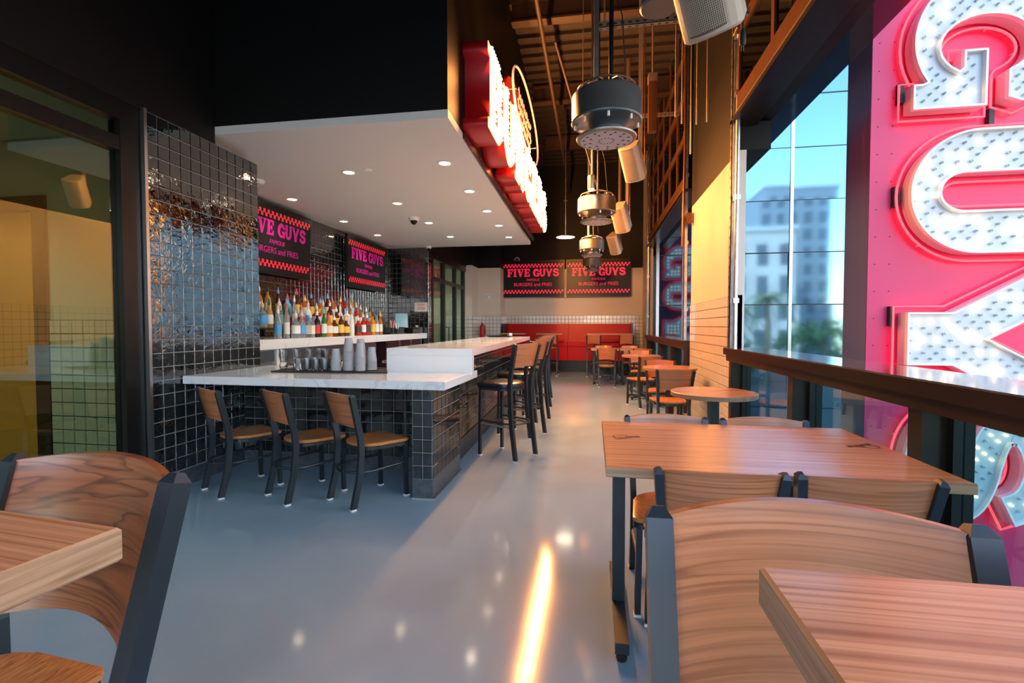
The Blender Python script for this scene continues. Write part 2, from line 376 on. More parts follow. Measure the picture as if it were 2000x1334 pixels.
GL = {   # width, outer loops, holes   (cap height 1)
 'G': (.98, [[(.93,.60)] + arc(.5,.5,.5,.5,22,305,34) + [(.80,.06),(.80,0),(.98,0),(.98,.47),(.58,.47),(.58,.32),(.70,.32)] + arc(.55,.46,.21,.29,-35,-330,24) + [(.74,.60)]], []),
 'U': (.89, [[(0,1)] + [(0,.45)] + arc(.445,.45,.445,.45,180,360,26) + [(.89,1),(.58,1),(.58,.36)] + arc(.445,.36,.135,.16,0,-180,16) + [(.31,1)]], []),
 'Y': (1.17, [[(.39,0),(.78,0),(.78,.3),(1.17,1),(.855,1),(.585,.53),(.315,1),(0,1),(.39,.3)]], []),
 'S': (.84, [stroke(S_LINE, .23)], []),
 'F': (.82, [[(0,0),(.5,0),(.5,.1),(.38,.12),(.38,.42),(.5,.42),(.54,.32),(.64,.32),(.64,.66),(.54,.66),(.5,.55),(.38,.55),(.38,.86),(.6,.86),(.7,.66),(.82,.66),(.8,1),(0,1),(0,.9),(.1,.88),(.1,.12),(0,.1)]], []),
 'I': (.48, [[(0,0),(.48,0),(.48,.1),(.38,.12),(.38,.88),(.48,.9),(.48,1),(0,1),(0,.9),(.1,.88),(.1,.12),(0,.1)]], []),
 'V': (.95, [[(.4,0),(.58,0),(.86,.88),(.95,.9),(.95,1),(.62,1),(.62,.9),(.72,.88),(.57,.36),(.42,.88),(.52,.9),(.52,1),(0,1),(0,.9),(.08,.88)]], []),
 'E': (.84, [[(0,0),(.82,0),(.84,.34),(.73,.34),(.6,.14),(.38,.14),(.38,.44),(.5,.44),(.54,.34),(.64,.34),(.64,.68),(.54,.68),(.5,.57),(.38,.57),(.38,.86),(.6,.86),(.7,.68),(.81,.68),(.8,1),(0,1),(0,.9),(.1,.88),(.1,.12),(0,.1)]], []),
 'B': (.88, [[(0,0),(.5,0)] + arc(.56,.27,.32,.27,-90,60,12) + arc(.52,.76,.3,.24,-40,90,10) + [(0,1),(0,.88),(.1,.86),(.1,.14),(0,.12)]],
       [[(.38,.62),(.46,.62)] + arc(.46,.74,.1,.12,-90,90,8) + [(.38,.86)], [(.38,.14),(.48,.14)] + arc(.48,.3,.12,.16,-90,90,8) + [(.38,.46)]]),
 'R': (.92, [[(0,0),(.46,0),(.46,.12),(.38,.14),(.38,.42),(.46,.42),(.6,.05),(.68,0),(.92,0),(.92,.12),(.84,.14),(.74,.44)] + arc(.52,.73,.32,.27,-40,90,12) + [(0,1),(0,.88),(.1,.86),(.1,.14),(0,.12)]],
       [[(.38,.55),(.46,.55)] + arc(.46,.7,.12,.155,-90,90,8) + [(.38,.86)]]),
}
def loops_mesh(name, loops, depth, mats, xf=None):
    """filled outline in the XY plane, extruded +-depth/2 in Z; face material 0"""
    strips = [lp for lp in loops if len(lp) == 2*len(S_LINE)]; loops = [lp for lp in loops if len(lp) != 2*len(S_LINE)]
    ms_ = MB()
    for lp in strips:                                   # an S is built as one curved band
        n = len(lp); q = depth/2; vs = [(p[0], p[1], -q) for p in lp] + [(p[0], p[1], q) for p in lp]
        fs = [(i, i+1, (i+1) % n+n, i+n) for i in range(n-1)] + [(n-1, 0, n, 2*n-1)]
        for i in range(n//2-1): fs += [(i, n-1-i, n-2-i, i+1), (n+i, n+i+1, 2*n-2-i, 2*n-1-i)]
        ms_.add(vs, fs)
    if not loops:
        me = ms_.mesh(name, mats)
        if xf: me.transform(xf)
        return me
    cu = bpy.data.curves.new(name, 'CURVE'); cu.dimensions = '2D'; cu.fill_mode = 'BOTH'; cu.extrude = depth/2
    for lp in loops:
        sp = cu.splines.new('POLY'); sp.points.add(len(lp)-1); sp.use_cyclic_u = True
        for p, q in zip(sp.points, lp): p.co = (q[0], q[1], 0, 1)
    o = bpy.data.objects.new(name, cu); COL.objects.link(o)
    dg = bpy.context.evaluated_depsgraph_get(); me = bpy.data.meshes.new_from_object(o.evaluated_get(dg))
    bpy.data.objects.remove(o); bpy.data.curves.remove(cu)
    if strips:
        import bmesh
        bm = bmesh.new(); bm.from_mesh(me); t_ = ms_.mesh('t', []); bm.from_mesh(t_); bm.to_mesh(me); bm.free(); bpy.data.meshes.remove(t_)
    me.name = name; me.materials.clear()
    for m in (mats if isinstance(mats, (list, tuple)) else [mats]): me.materials.append(m)
    if xf: me.transform(xf)
    return me
def text_loops(s, cap, gap=.06):
    out = []; x = 0
    for ch in s:
        if ch == ' ': x += .38; continue
        w, outer, holes = GL[ch]
        sc = .82 if ch == 'Y' else (.9 if ch in 'GU' else 1)
        for lp in outer + holes: out.append([((x+p[0]*sc)*cap, p[1]*cap) for p in lp])
        x += w*sc + gap
    return out, (x-gap)*cap
def plain_text(s, size, mats, xf, shear=0):
    cu = bpy.data.curves.new('t', 'FONT'); cu.body = s; cu.size = size; cu.align_x = 'CENTER'; cu.extrude = .0008; cu.shear = shear
    o = bpy.data.objects.new('t', cu); COL.objects.link(o)
    dg = bpy.context.evaluated_depsgraph_get(); me = bpy.data.meshes.new_from_object(o.evaluated_get(dg))
    bpy.data.objects.remove(o); bpy.data.curves.remove(cu); me.materials.clear(); me.materials.append(mats); me.transform(xf)
    return me
def inside(p, lp):
    c = False; n = len(lp)
    for i in range(n):
        x1, y1 = lp[i]; x2, y2 = lp[i-1]
        if (y1 > p[1]) != (y2 > p[1]) and p[0] < (x2-x1)*(p[1]-y1)/(y2-y1)+x1: c = not c
    return c
def edge_dist(p, lp):
    best = 9
    for i in range(len(lp)):
        x1, y1 = lp[i-1]; x2, y2 = lp[i]; dx, dy = x2-x1, y2-y1; L = dx*dx+dy*dy
        t = 0 if L == 0 else max(0, min(1, ((p[0]-x1)*dx+(p[1]-y1)*dy)/L))
        best = min(best, math.hypot(p[0]-x1-t*dx, p[1]-y1-t*dy))
    return best
def area(lp): return sum(lp[i-1][0]*lp[i][1]-lp[i][0]*lp[i-1][1] for i in range(len(lp)))/2
def offset(lp, d):
    if area(lp) < 0: d = -d
    n = len(lp); out = []
    for i in range(n):
        a, b, c = Vector(lp[i-1]), Vector(lp[i]), Vector(lp[(i+1) % n])
        e1, e2 = b-a, c-b
        if e1.length < 1e-6 or e2.length < 1e-6: continue
        e1.normalize(); e2.normalize(); n1 = Vector((e1.y, -e1.x)); n2 = Vector((e2.y, -e2.x)); m = n1+n2
        if m.length < .2: m = n1
        m.normalize(); k = min(1/max(m.dot(n1), .4), 1.6); out.append((b.x+m.x*d*k, b.y+m.y*d*k))
    return out

# ------------------------------------------------------------------ the setting
ZC = 6.2           # high ceiling
XR = 1.46          # inner face of right wall
struct('floor', box(-6.2, XR+.3, -2.8, 15.1, -.2, 0), M['floor'])
struct('ceiling', box(-6.2, XR+.3, -2.8, 15.1, ZC, ZC+.15), M['deck'])
# back wall
a = MB(); a.box(-3.9, XR, 14.8, 15.0, 0, 3.05); wall_back = struct('wall_back', a, M['cream'])
struct('wall_back_black_paint', box(-3.9, XR, 14.79, 15.0, 3.05, ZC), M['black'], wall_back).name = 'upper_paint'
struct('grout', box(-2.7, XR, 14.794, 14.81, 0, 1.65), M['grout_d'], wall_back)
tiles(wall_back, (-2.7, 14.794, .0), (1, 0), 38, 15, .1095, .11, M['tile_white'], M['tile_white'], limit=0, g=.006)
# stepped corner blocks on the left of the back wall
for nm, x0, x1, y0, y1 in (('wall_corner', -3.6, -3.37, 13.4, 15.0), ('wall_alcove', -3.37, -2.7, 14.15, 15.0)):
    w = struct(nm, box(x0, x1, y0, y1, 0, 3.05), M['cream'])
    b = box(x0, x1+.002, y0-.003, y1, 3.05, ZC).build('upper_paint', M['black'], w)
    box(x0, x1+.004, y0-.006, y1, 0, 1.62).build('grout', M['grout_d'], w)
    n = max(2, round((x1-x0)/.11)); tiles(w, (x0, y0-.006, 0), (1, 0), n, 15, (x1-x0)/n, .108, M['tile_white'], M['tile_white'], limit=0, g=.006)
    tiles(w, (x1+.004, y0, 0), (0, 1), int((y1-y0)/.11), 15, .11, .108, M['tile_white'], M['tile_white'], limit=0, g=.006)

# right wall: pier between two openings, strips over them
P0, P1 = 5.32, 7.72
pier = struct('wall_right_pier', box(XR, XR+.07, P0, P1, 0, 3.12), M['cream'])
box(XR-.002, XR+.3, P0, P1, 3.12, ZC).build('upper_paint', M['black'], pier)
box(XR-.005, XR+.05, P0, P1, 0, 1.65).build('grout', M['grout_d'], pier)
tiles(pier, (XR-.005, P1, 0), (0, -1), 22, 15, (P1-P0)/22, .11, M['tile_white'], M['tile_white'], limit=300, g=.005, order=lambda c: -c[1])
struct('wall_right_upper', box(XR+.08, XR+.3, -2.8, P0, 3.4, ZC), M['black'])
struct('wall_right_far_upper', box(XR+.08, XR+.3, P1, 15.0, 3.4, ZC), M['black'])
struct('wall_right_end', box(XR-.02, XR+.07, 13.1, 15.0, 0, ZC), M['cream'])
# unseen front wall behind the viewer: open gap put in to let daylight inside
a = MB(); a.box(-6.2, XR+.3, -2.9, -2.75, 3.5, ZC); a.box(-6.2, -3.4, -2.9, -2.75, 0, 3.5); struct('wall_front', a, M['black'])
# left: black wall over the storefront, tile pier, bar niche
struct('wall_left_upper', box(-6.2, -3.36, -2.8, 3.93, 2.96, ZC), M['black'])
tw = struct('wall_left_tiled', box(-3.6, -3.352, 3.22, 4.47, 0, 2.96), M['grout_l'])
tiles(tw, (-3.352, 3.22, .14), (0, 1), 12, 26, 1.25/12, 2.82/26, M['tile_black'], M['tile_field'], limit=300, order=lambda c: c[1] < 2 and 1 or 0, tilt=.012)
box(-3.352, -3.343, 3.22, 4.47, 0, .135).build('base_tile', M['tile_grey'], tw)
tiles(tw, (-3.6, 4.47, .14), (-1, 0), 0, 0, .1, .1, M['tile_black'], M['tile_field'])
struct('trim_1', box(-3.36, -3.33, 3.195, 3.22, 0, 2.97), M['stainless'])
# bar niche walls
bw = struct('wall_bar_back', box(-4.7, -4.5, 4.2, 10.4, 0, 3.05), M['grout_d'])
M['grout_m'] = mat('grey grout', (.17, .175, .18), .8)
bw.data.materials[0] = M['grout_m']
tiles(bw, (-4.5, 4.47, 1.18), (0, 1), 54, 17, 5.75/54, .11, M['tile_black'], M['tile_field'], limit=300, order=lambda c: (c[0] < 14, c[0]), tilt=.01)
be = struct('wall_bar_end', box(-4.5, -3.56, 10.25, 10.45, 0, 3.05), M['grout_m'])
tiles(be, (-4.5, 10.25, .1), (1, 0), 9, 27, .94/9, .109, M['tile_black'], M['tile_field'], limit=243)
tiles(be, (-3.56, 10.25, .1), (0, 1), 2, 27, .1, .109, M['tile_black'], M['tile_field'], limit=0)
struct('wall_bar_near', box(-4.5, -3.6, 4.3, 4.47, 0, 3.05), M['grout_m'])
# dropped soffit over the bar
a = MB(); SX0, SX1 = -1.19, -1.31
a.prism([(-4.5, 3.93), (SX0, 3.93), (SX1, 10.25), (-4.5, 10.25)], 3.05, 3.12); struct('ceiling_bar_soffit', a, M['white'])
a = MB(); a.prism([(-4.5, 3.935), (SX0-.004, 3.935), (SX1-.004, 10.245), (-4.5, 10.245)], 3.121, ZC); struct('wall_soffit', a, M['black'])

# left storefront window
GX = -3.42
sf = struct('window_1', box(GX-.05, GX+.05, 3.04, 3.195, 0, 2.96), M['frame'])
for args in ((GX-.05, GX+.05, -2.8, 3.04, 2.82, 2.96), (GX-.045, GX+.045, -2.8, 3.04, 2.6, 2.7), (GX-.05, GX+.05, -2.8, 3.04, 0, .12)):
    box(*args).build('frame_rail', M['frame'], sf)
box(GX-.045, GX+.045, .25, .32, 0, 2.96).build('frame_post', M['frame'], sf)
for y0, y1 in ((.32, 3.04), (-2.8, .25)):
    box(GX-.004, GX+.004, y0, y1, .12, 2.6).build('pane', M['glass_green'], sf)
    box(GX-.004, GX+.004, y0, y1, 2.7, 2.82).build('transom_pane', M['glass_green'], sf)
# the lobby behind the storefront
lw = struct('wall_lobby_end', box(-4.5, -3.6, 3.4, 3.5, 0, 2.96), M['cream'])
box(-4.5, -3.6, 3.394, 3.4, 0, 1.38).build('grout', M['grout_d'], lw)
tiles(lw, (-4.5, 3.394, 0), (1, 0), 8, 12, .1125, .115, M['tile_white'], M['tile_white'], g=.006, limit=96)
struct('wall_lobby', box(-6.2, -6.0, -2.8, 3.6, 0, 2.96), M['amber_reflection'])
lo = struct('door_2', box(-6.0, -4.64, 3.45, 3.5, 0, 2.3), M['amber_reflection'])
box(-6.0, -4.5, 3.38, 3.5, 2.3, 2.42).build('door_frame', M['darkwood'], lo)
box(-4.64, -4.5, 3.38, 3.5, 0, 2.3).build('door_frame', M['darkwood'], lo)
struct('wall_lobby_over_door', box(-6.2, -4.5, 3.42, 3.5, 2.42, 2.96), M['cream'])
struct('ceiling_lobby', box(-6.2, -3.47, -2.8, 3.4, 2.9, 2.95), M['white'])

# far glazed door on the left
dx = -3.6
d1 = struct('door_1', box(dx-.05, dx+.05, 10.45, 13.4, 2.85, 3.02), M['frame'])
for y in (10.47, 11.35, 12.35, 13.2): box(dx-.05, dx+.05, y, y+.1, 0, 2.85).build('frame_post', M['frame'], d1)
box(dx-.045, dx+.045, 10.5, 13.3, 2.35, 2.45).build('frame_rail', M['frame'], d1)
for y0, y1 in ((10.57, 11.35), (11.45, 12.35), (12.45, 13.2)):
    box(dx-.004, dx+.004, y0, y1, .1, 2.35).build('pane', M['glass_green'], d1)
    box(dx-.004, dx+.004, y0, y1, 2.45, 2.85).build('pane', M['glass_green'], d1)
MB().sweep([(dx+.05, 11.5, .95), (dx+.12, 11.5, .95), (dx+.12, 11.5, 1.3), (dx+.05, 11.5, 1.3)], .015).build('door_handle', M['frame'], d1)
struct('wall_left_far', box(dx-.1, dx+.06, 10.45, 13.4, 3.02, ZC), M['black'])
struct('wall_vestibule', box(-5.6, -5.4, 10.3, 14.2, 0, 3.05), M['cream'])
struct('wall_vestibule_end', box(-5.6, -3.6, 14.1, 14.2, 0, 3.05), M['cream'])
struct('ceiling_vestibule', box(-5.6, -3.66, 10.45, 14.2, 3.05, 3.1), M['white'])

# sills (drink rails) and low glazing of the two right openings
def opening(y0, y1, posts, idx):
    s = struct('window_%d' % idx, box(1.33, 1.52, y0, y1, 1.04, 1.105), M['bronze'])
    box(1.335, 1.70, y0+.01, y1-.01, 1.1052, 1.112).build('sill_top', M['sillstone'], s)
    box(1.36, 1.5, y0, y1, .975, 1.04).build('apron_rail', M['bronze'], s)
    box(1.37, 1.5, y0, y1, 0, .14).build('bottom_rail', M['bronze'], s)
    ps = sorted(posts)
    for y in ps:
        box(1.375, 1.47, y-.045, y+.045, .14, .975).build('post', M['bronze'], s)
        box(1.47, 1.55, y-.085, y+.085, .14, .975).build('sash_frame', M['frame'], s)
    for p, q in zip(ps[:-1], ps[1:]): box(1.505, 1.513, p+.085, q-.085, .14, .975).build('pane', M['glass_teal'], s)
    box(1.36, 1.62, y0, y1, 3.36, 3.4).build('head_rail', M['bronze'], s)
    return s
M['sillstone'] = mat('polished dark sill', (.10, .09, .095), .07, 0, 1.0, coat=.6)
opening(-2.75, P0, (-2.7, -1.7, -.35, 1.0, 2.35, 3.70, 5.22), 2)
opening(P1, 13.1, (7.8, 9.1, 10.75, 13.0), 3)

# raised sectional doors above the openings
def sect_door(y0, y1, z0, rows, ny, idx, label):
    d = struct('door_%d' % idx, box(1.385, 1.43, y0, y1, z0-.06, z0+.10), M['bronze2'])
    box(1.375, 1.425, y0, y1, z0-.09, z0-.06).build('bottom_seal', M['steel_lt'], d)
    h = .66
    for r in range(rows):
        za, zb = z0+.10+r*h, z0+.10+(r+1)*h
        box(1.385, 1.43, y0, y1, zb-.11, zb).build('rail', M['bronze2'], d)
        for k in range(ny+1):
            y = y0+(y1-y0)*k/ny; y = min(max(y, y0+.04), y1-.04)
            box(1.388, 1.428, y-.035, y+.035, za, zb-.11).build('stile', M['bronze2'], d)
        for k in range(ny):
            box(1.405, 1.411, y0+(y1-y0)*k/ny+.035, y0+(y1-y0)*(k+1)/ny-.035, za, zb-.11).build('pane', M['glass_dark'], d)
        for y in (y0+.03, y1-.03):
            MB().box(1.36, 1.385, y-.05, y+.05, zb-.1, zb+.02).sweep([(1.37, y-.06, zb-.04), (1.37, y+.09, zb-.04)], .012).build('hinge', M['galv'], d)
sect_door(-2.6, 5.18, 3.5, 4, 8, 3, '')
sect_door(7.86, 12.95, 3.55, 4, 6, 4, '')

# galvanised tracks beside the openings
def track(y, label, z0=1.11, z1=ZC-.05, dirn=1):
    t = thing('door_track', label, 'door track', (1.38, y, z0))
    H = z1-z0
    a = MB(); a.box(-.02, -.012, -.03, .03, 0, H); a.box(-.02, .03, -.03, -.022, 0, H); a.box(-.02, .03, .022, .03, 0, H)
    a.build('channel', M['galv'], t)
    MB().sweep([(.02, -.09*dirn, 0), (.02, -.09*dirn, H)], .022, seg=10).build('conduit', M['galv'], t)
    for k in range(5):
        box(-.005, .05, -.11 if dirn > 0 else -.01, .01 if dirn > 0 else .11, .45+k*1.02, .5+k*1.02).build('bracket', M['galv'], t)
    a = MB()
    for k in range(48): a.box(-.0215, -.0205, -.008, .008, .1+k*.1, .13+k*.1)
    tag(a.build('punched_hole', M['ink'], t), kind='stuff')
    return t
track(5.25, 'galvanised overhead door track at the far jamb of the near opening')
track(7.80, 'galvanised overhead door track at the near jamb of the far opening', dirn=-1)
track(13.05, 'galvanised overhead door track beside the red booth')

# ------------------------------------------------------------------ the bar
def bx(y): return -1.045 - .03*(y-4.15)      # guest edge of the bar runs slightly off square
YE = 9.3
bar = thing('bar_counter', 'L-shaped bar counter clad in black square tile under white quartz', 'bar', (-2.2, 4.2, 0))
def rel(mb, dx_, dy_, dz_): mb.v = [(x-dx_, y-dy_, z-dz_) for x, y, z in mb.v]; return mb
def bpart(mb, name, m): return rel(mb, -2.2, 4.2, 0).build(name, m, bar)
bpart(box(-3.34, -1.37, 4.22, 4.4, 0, .86), 'panel', M['grout_l'])
bpart(box(-1.37, -1.212, 3.555, 4.32, 0, .86), 'end_panel', M['grout_l'])
a = MB(); a.prism([(-1.5, 4.32), (-1.30, 4.32), (-1.42, YE-.1), (-1.62, YE-.1)], 0, 1.07); bpart(a, 'side_panel', M['grout_l'])
a = MB(); a.prism([(-1.5, 4.2), (-1.212, 4.2), (-1.3, 4.33), (-1.5, 4.33)], .86, 1.07); bpart(a, 'upstand', M['grout_l'])
a = MB(); a.prism([(-1.5, 4.325), (-1.285, 4.325), (-1.405, YE-.1), (-1.6, YE-.1)], 0, .2); bpart(a, 'kick_plate', M['steel'])
bpart(MB().box(-1.372, -1.208, 3.549, 4.325, 0, .15), 'base_tile', M['tile_grey'])
bpart(MB().box(-3.34, -1.37, 4.212, 4.3, 0, .12), 'base_tile', M['tile_grey'])
bpart(MB().box(-1.372, -1.19, 3.535, 4.325, 0, .008), 'floor_seal', M['steel_lt'])
bt = bar
def btiles(origin, ud, nu, nv, pu, pv, **k):
    o = (origin[0]+2.2, origin[1]-4.2, origin[2]); tiles(bt, o, ud, nu, nv, pu, pv, M['tile_bar'], M['tile_bar'], **k)
btiles((-3.34, 4.22, .12), (1, 0), 18, 7, 1.97/18, .74/7, limit=126, tilt=.01)
btiles((-1.37, 3.555, .15), (1, 0), 2, 7, .079, .71/7, limit=14)
btiles((-1.212, 3.555, .15), (0, 1), 7, 7, .765/7, .71/7, limit=49, tilt=.01)
sl = Vector((-.12, YE-.1-4.32)).normalized()
btiles((-1.30, 4.32, .2), (sl.x, sl.y), 44, 8, 4.87/44, .87/8, limit=110, order=lambda c: c[0])
# quartz: low slab, riser, high slab (one continuous folded top)
a = MB(); a.bprism([(-3.335, 3.50), (-1.075, 3.44), (-1.06, 4.15), (-1.06, 4.40), (-3.335, 4.62)], .855, .92)
bpart(a, 'low_worktop', M['quartz'])
bpart(box(-1.84, bx(4.15), 4.15, 4.215, .90, 1.0662), 'riser', M['quartz'])
a = MB(); a.bprism([(-1.84, 4.15), (bx(4.15), 4.15), (bx(YE), YE), (-2.0, YE)], 1.066, 1.131)
bpart(a, 'high_worktop', M['quartz'])
# inner work side of the bar
bpart(box(-3.34, -1.84, 4.4, 4.62, 0, .855), 'service_panel', M['stainless'])
bpart(box(-1.84, -1.6, 4.62, YE-.15, 0, 1.066), 'service_panel', M['stainless'])

# back bar
bk = thing('back_bar', 'white-topped back bar with stainless cooler fronts below the bottles', 'back bar', (-4.05, 7.3, 0))
def kpart(mb, name, m, **kw): return rel(mb, -4.05, 7.3, 0).build(name, m, bk)
a = MB(); a.bprism([(-4.49, 4.48), (-3.6, 4.48), (-3.6, 10.24), (-4.49, 10.24)], 1.065, 1.178); kpart(a, 'worktop', M['quartz'])
kpart(box(-4.49, -3.72, 4.6, 7.9, .1, 1.06), 'cooler_body', M['stainless'])
kpart(box(-4.49, -3.72, 8.35, 10.2, .1, 1.06), 'cabinet_body', M['maroon'])
for k in range(4):
    y = 4.62+k*.82
    d = kpart(box(-3.72, -3.70, y, y+.78, .12, .88), 'cooler_door', M['stainless'])
    e = MB().box(-3.7, -3.665, y+.08, y+.7, .8, .83); rel(e, -4.05, 7.3, 0).build('handle', M['steel_lt'], d)
    f = box(-3.699, -3.692, y+.1, y+.6, .66, .72); rel(f, -4.05, 7.3, 0).build('vent', M['ink'], d)
kpart(box(-3.73, -3.69, 4.6, 7.9, .92, 1.04), 'control_strip', M['aludark'])
for k in range(3):
    y = 8.38+k*.6
    d = kpart(box(-3.72, -3.70, y, y+.56, .15, 1.02), 'cabinet_door', M['maroon'])
    e = MB().sweep([(-3.68, y+.28, .5), (-3.68, y+.28, .8)], .008); rel(e, -4.05, 7.3, 0).build('handle', M['steel_lt'], d)
    kpart(box(-3.73, -3.695, y+.56, y+.6, .1, 1.06), 'post', M['stainless'])
for x, z, lab in ((-4.04, .13, 'lower'), (-4.24, .28, 'upper')):
    ri = thing('bottle_riser', 'black %s riser under the %s row of bottles on the back bar' % (('low', 'middle') if z < .2 else ('tall', 'back')), 'riser', (x, 6.9, 1.178))
    box(-.098, .098, -1.85, 1.85, z-.012, z).build('shelf', M['rubber'], ri)
    for y in (-1.84, -.6, .6, 1.82): box(-.095, .095, y, y+.02, 0, z-.012).build('leg', M['rubber'], ri)
kpart(box(-3.72, -3.66, 5.17, 5.23, .86, 1.065), 'support_leg', M['rim'])

# bottles ---------------------------------------------------------
SH = {'tall': [(.036,0),(.038,.01),(.038,.19),(.032,.215),(.015,.245),(.0135,.30)],
      'squat': [(.048,0),(.05,.01),(.05,.13),(.045,.155),(.02,.19),(.017,.24)],
      'square': [(.042,0),(.044,.008),(.044,.17),(.038,.19),(.017,.21),(.0155,.27)],
      'slim': [(.031,0),(.033,.01),(.033,.20),(.02,.25),(.0125,.29),(.0125,.325)],
      'bell': [(.04,0),(.043,.01),(.036,.13),(.04,.17),(.03,.2),(.015,.225),(.0145,.28)]}
BM = {}
for k, pr in SH.items():
    seg = 4 if k == 'square' else 12
    b = MB(); b.lathe([(0.001, 0)] + pr, seg, smooth=(k != 'square'))
    if k == 'square': b.v = [(x*math.cos(PI/4)*1.25-y*math.sin(PI/4)*1.25, x*math.sin(PI/4)*1.25+y*math.cos(PI/4)*1.25, z) if z < .2 else (x, y, z) for x, y, z in b.v]
    R = max(r for r, z in pr); zt = pr[-1][1]
    l = MB(); r = R*1.02
    if k == 'square': l.box(-R*.9, R*.9, -R*.9, R*.9, .04, .15)
    else: l.lathe([(r, .045), (r, .045+.42*zt*.9)], 12)
    c = MB(); rc = pr[-1][0]+.002; c.lathe([(rc, zt-.02), (rc, zt+.015), (rc*.6, zt+.02), (.004, zt+.055), (.0035, zt+.06)], 8)
    BM[k] = (b.mesh('bottle_body', M['clear']), l.mesh('label', M['paper']), c.mesh('pour_cap', M['steel_lt']))
LIQ = [('clear', (.75,.82,.85), .75), ('amber', (.75,.24,.03), .5), ('red', (.65,.03,.01), .4), ('dark brown', (.09,.02,.008), .1), ('orange', (.9,.3,.02), .4),
       ('green', (.05,.22,.06), .4), ('white', (.75,.74,.7), 0), ('golden', (.85,.5,.12), .5), ('black', (.01,.01,.012), 0), ('sky-blue', (.15,.45,.7), .1)]
LAB = [('cream', (.75,.7,.6)), ('blue', (.08,.35,.7)), ('yellow', (.85,.55,.08)), ('white', (.8,.8,.8)), ('red', (.6,.04,.05)), ('black', (.03,.03,.03)), ('teal', (.15,.45,.45))]
CAP = [(.7,.65,.6), (.75,.08,.08), (.02,.02,.02), (.85,.55,.15), (.15,.4,.75), (.8,.8,.8)]
LM = [mat('liquor '+n, c, .06, 0, .6, trans=t, ior=1.3) for n, c, t in LIQ]
BL = [mat('label '+n, c, .5) for n, c in LAB]; CM = [mat('cap', c, .35) for c in CAP]
def place_bottle(x, y, z, shp, li, la, ca, label, grp, s=1.):
    r = thing('bottle', label, 'bottle', (x, y, z), random.uniform(-.6, .6), grp); r.scale = (s, s, s*random.uniform(.95, 1.06))
    for me, m in zip(BM[shp], (LM[li], BL[la], CM[ca])):
        o = link(me.name, me, r); o.material_slots[0].link = 'OBJECT'; o.material_slots[0].material = m
rows = [('front', -3.82, 1.178, 18, [0,0,0,0,0,8,5,4,3,3,3,6,2,2,2,4,0,1], [1,0,3,1,0,4,3,0,3,2,2,3,5,3,5,2,3,0]),
        ('middle', -4.04, 1.308, 18, [0,7,0,5,0,9,6,2,7,3,3,6,6,1,2,1,0,7], [1,3,6,4,0,4,1,3,0,2,2,3,3,0,3,3,1,0]),
        ('back', -4.24, 1.458, 15, [7,1,7,3,9,3,1,3,1,3,1,2,2,7,0], [0,3,0,2,1,2,0,2,2,0,3,5,3,3,1])]
shs = list(SH)
for rn, x, z, n, li, la in rows:
    y = 5.42
    for k in range(n):
        shp = shs[(k*3 + len(rn)) % 5] if li[k] not in (3, 1) else ('tall' if k % 2 else 'squat')
        place_bottle(x+random.uniform(-.02, .02), y, z, shp, li[k], la[k], random.randrange(6),
            '%s liquor bottle with %s label, %s from left in the %s row of bottles' % (LIQ[li[k]][0], LAB[la[k]][0], ordinal(k), rn), 'liquor bottles on the back bar', s=1.12)
        y += (.175 if rn != 'back' else .205) + random.uniform(-.012, .012)

# menu boards -----------------------------------------------------
def board_parts(root, big, small, cork):
    W, H = 1.62, .95          # local: face looks along -Y, centred, origin at centre
    box(-W/2, W/2, 0, .05, -H/2, H/2).build('display_case', M['frame'], root)
    box(-W/2+.015, W/2-.015, -.004, 0, -H/2+.015, H/2-.015).build('screen', M['screen'], root)
    rx = Matrix.Rotation(PI/2, 4, 'X')
    lps, w = text_loops('FIVE GUYS', .205); s = 1.34/w
    me = loops_mesh('headline', lps, .0016, big, Matrix.Translation((-.67, -.006, .055)) @ Matrix.Diagonal((s, 1, 1, 1)) @ rx)
    link('headline', me, root)
    link('lettering', plain_text('FAMOUS', .085, small, Matrix.Translation((0, -.006, -.055)) @ rx, .2), root)
    link('lettering', plain_text('BURGERS and FRIES', .118, small, Matrix.Translation((0, -.006, -.185)) @ rx), root)
    for zc in (.335, -.335):
        a = MB(); n = 36; cw = (W-.06)/n
        for k in range(n):
            zo = .0 if k % 2 else -.045
            a.box(-W/2+.03+k*cw, -W/2+.03+(k+1)*cw, -.006, -.0045, zc+zo, zc+zo+.05)
        a.build('checker_border', cork, root)
def board(label, loc, rz, sc=1, mats=('s_red', 's_red', 's_red')):
    t = thing('menu_screen', label, 'menu screen', loc, rz, 'menu screens showing the restaurant sign'); t.scale = (sc, 1, sc)
    board_parts(t, M[mats[0]], M[mats[1]], M[mats[2]])
    box(-.12, .12, .05, .12, -.1, .1).build('wall_bracket', M['frame'], t)
    return t
board('black menu screen over the bottles, the nearer of the two above the bar', (-4.36, 6.2, 2.52), PI/2, 1, ('s_mag', 's_mag', 's_or')).rotation_euler = (math.radians(3), 0, PI/2)
board('black menu screen above the till end of the bar, the farther of the two there', (-4.36, 9.0, 2.52), PI/2, 1, ('s_mag', 's_mag', 's_or'))
board('black menu screen on the back wall, left of the two over the red booth', (-1.80, 14.67, 2.76), 0, 1.17)
board('black menu screen on the back wall, right of the two over the red booth', (.15, 14.67, 2.76), 0, 1.17)

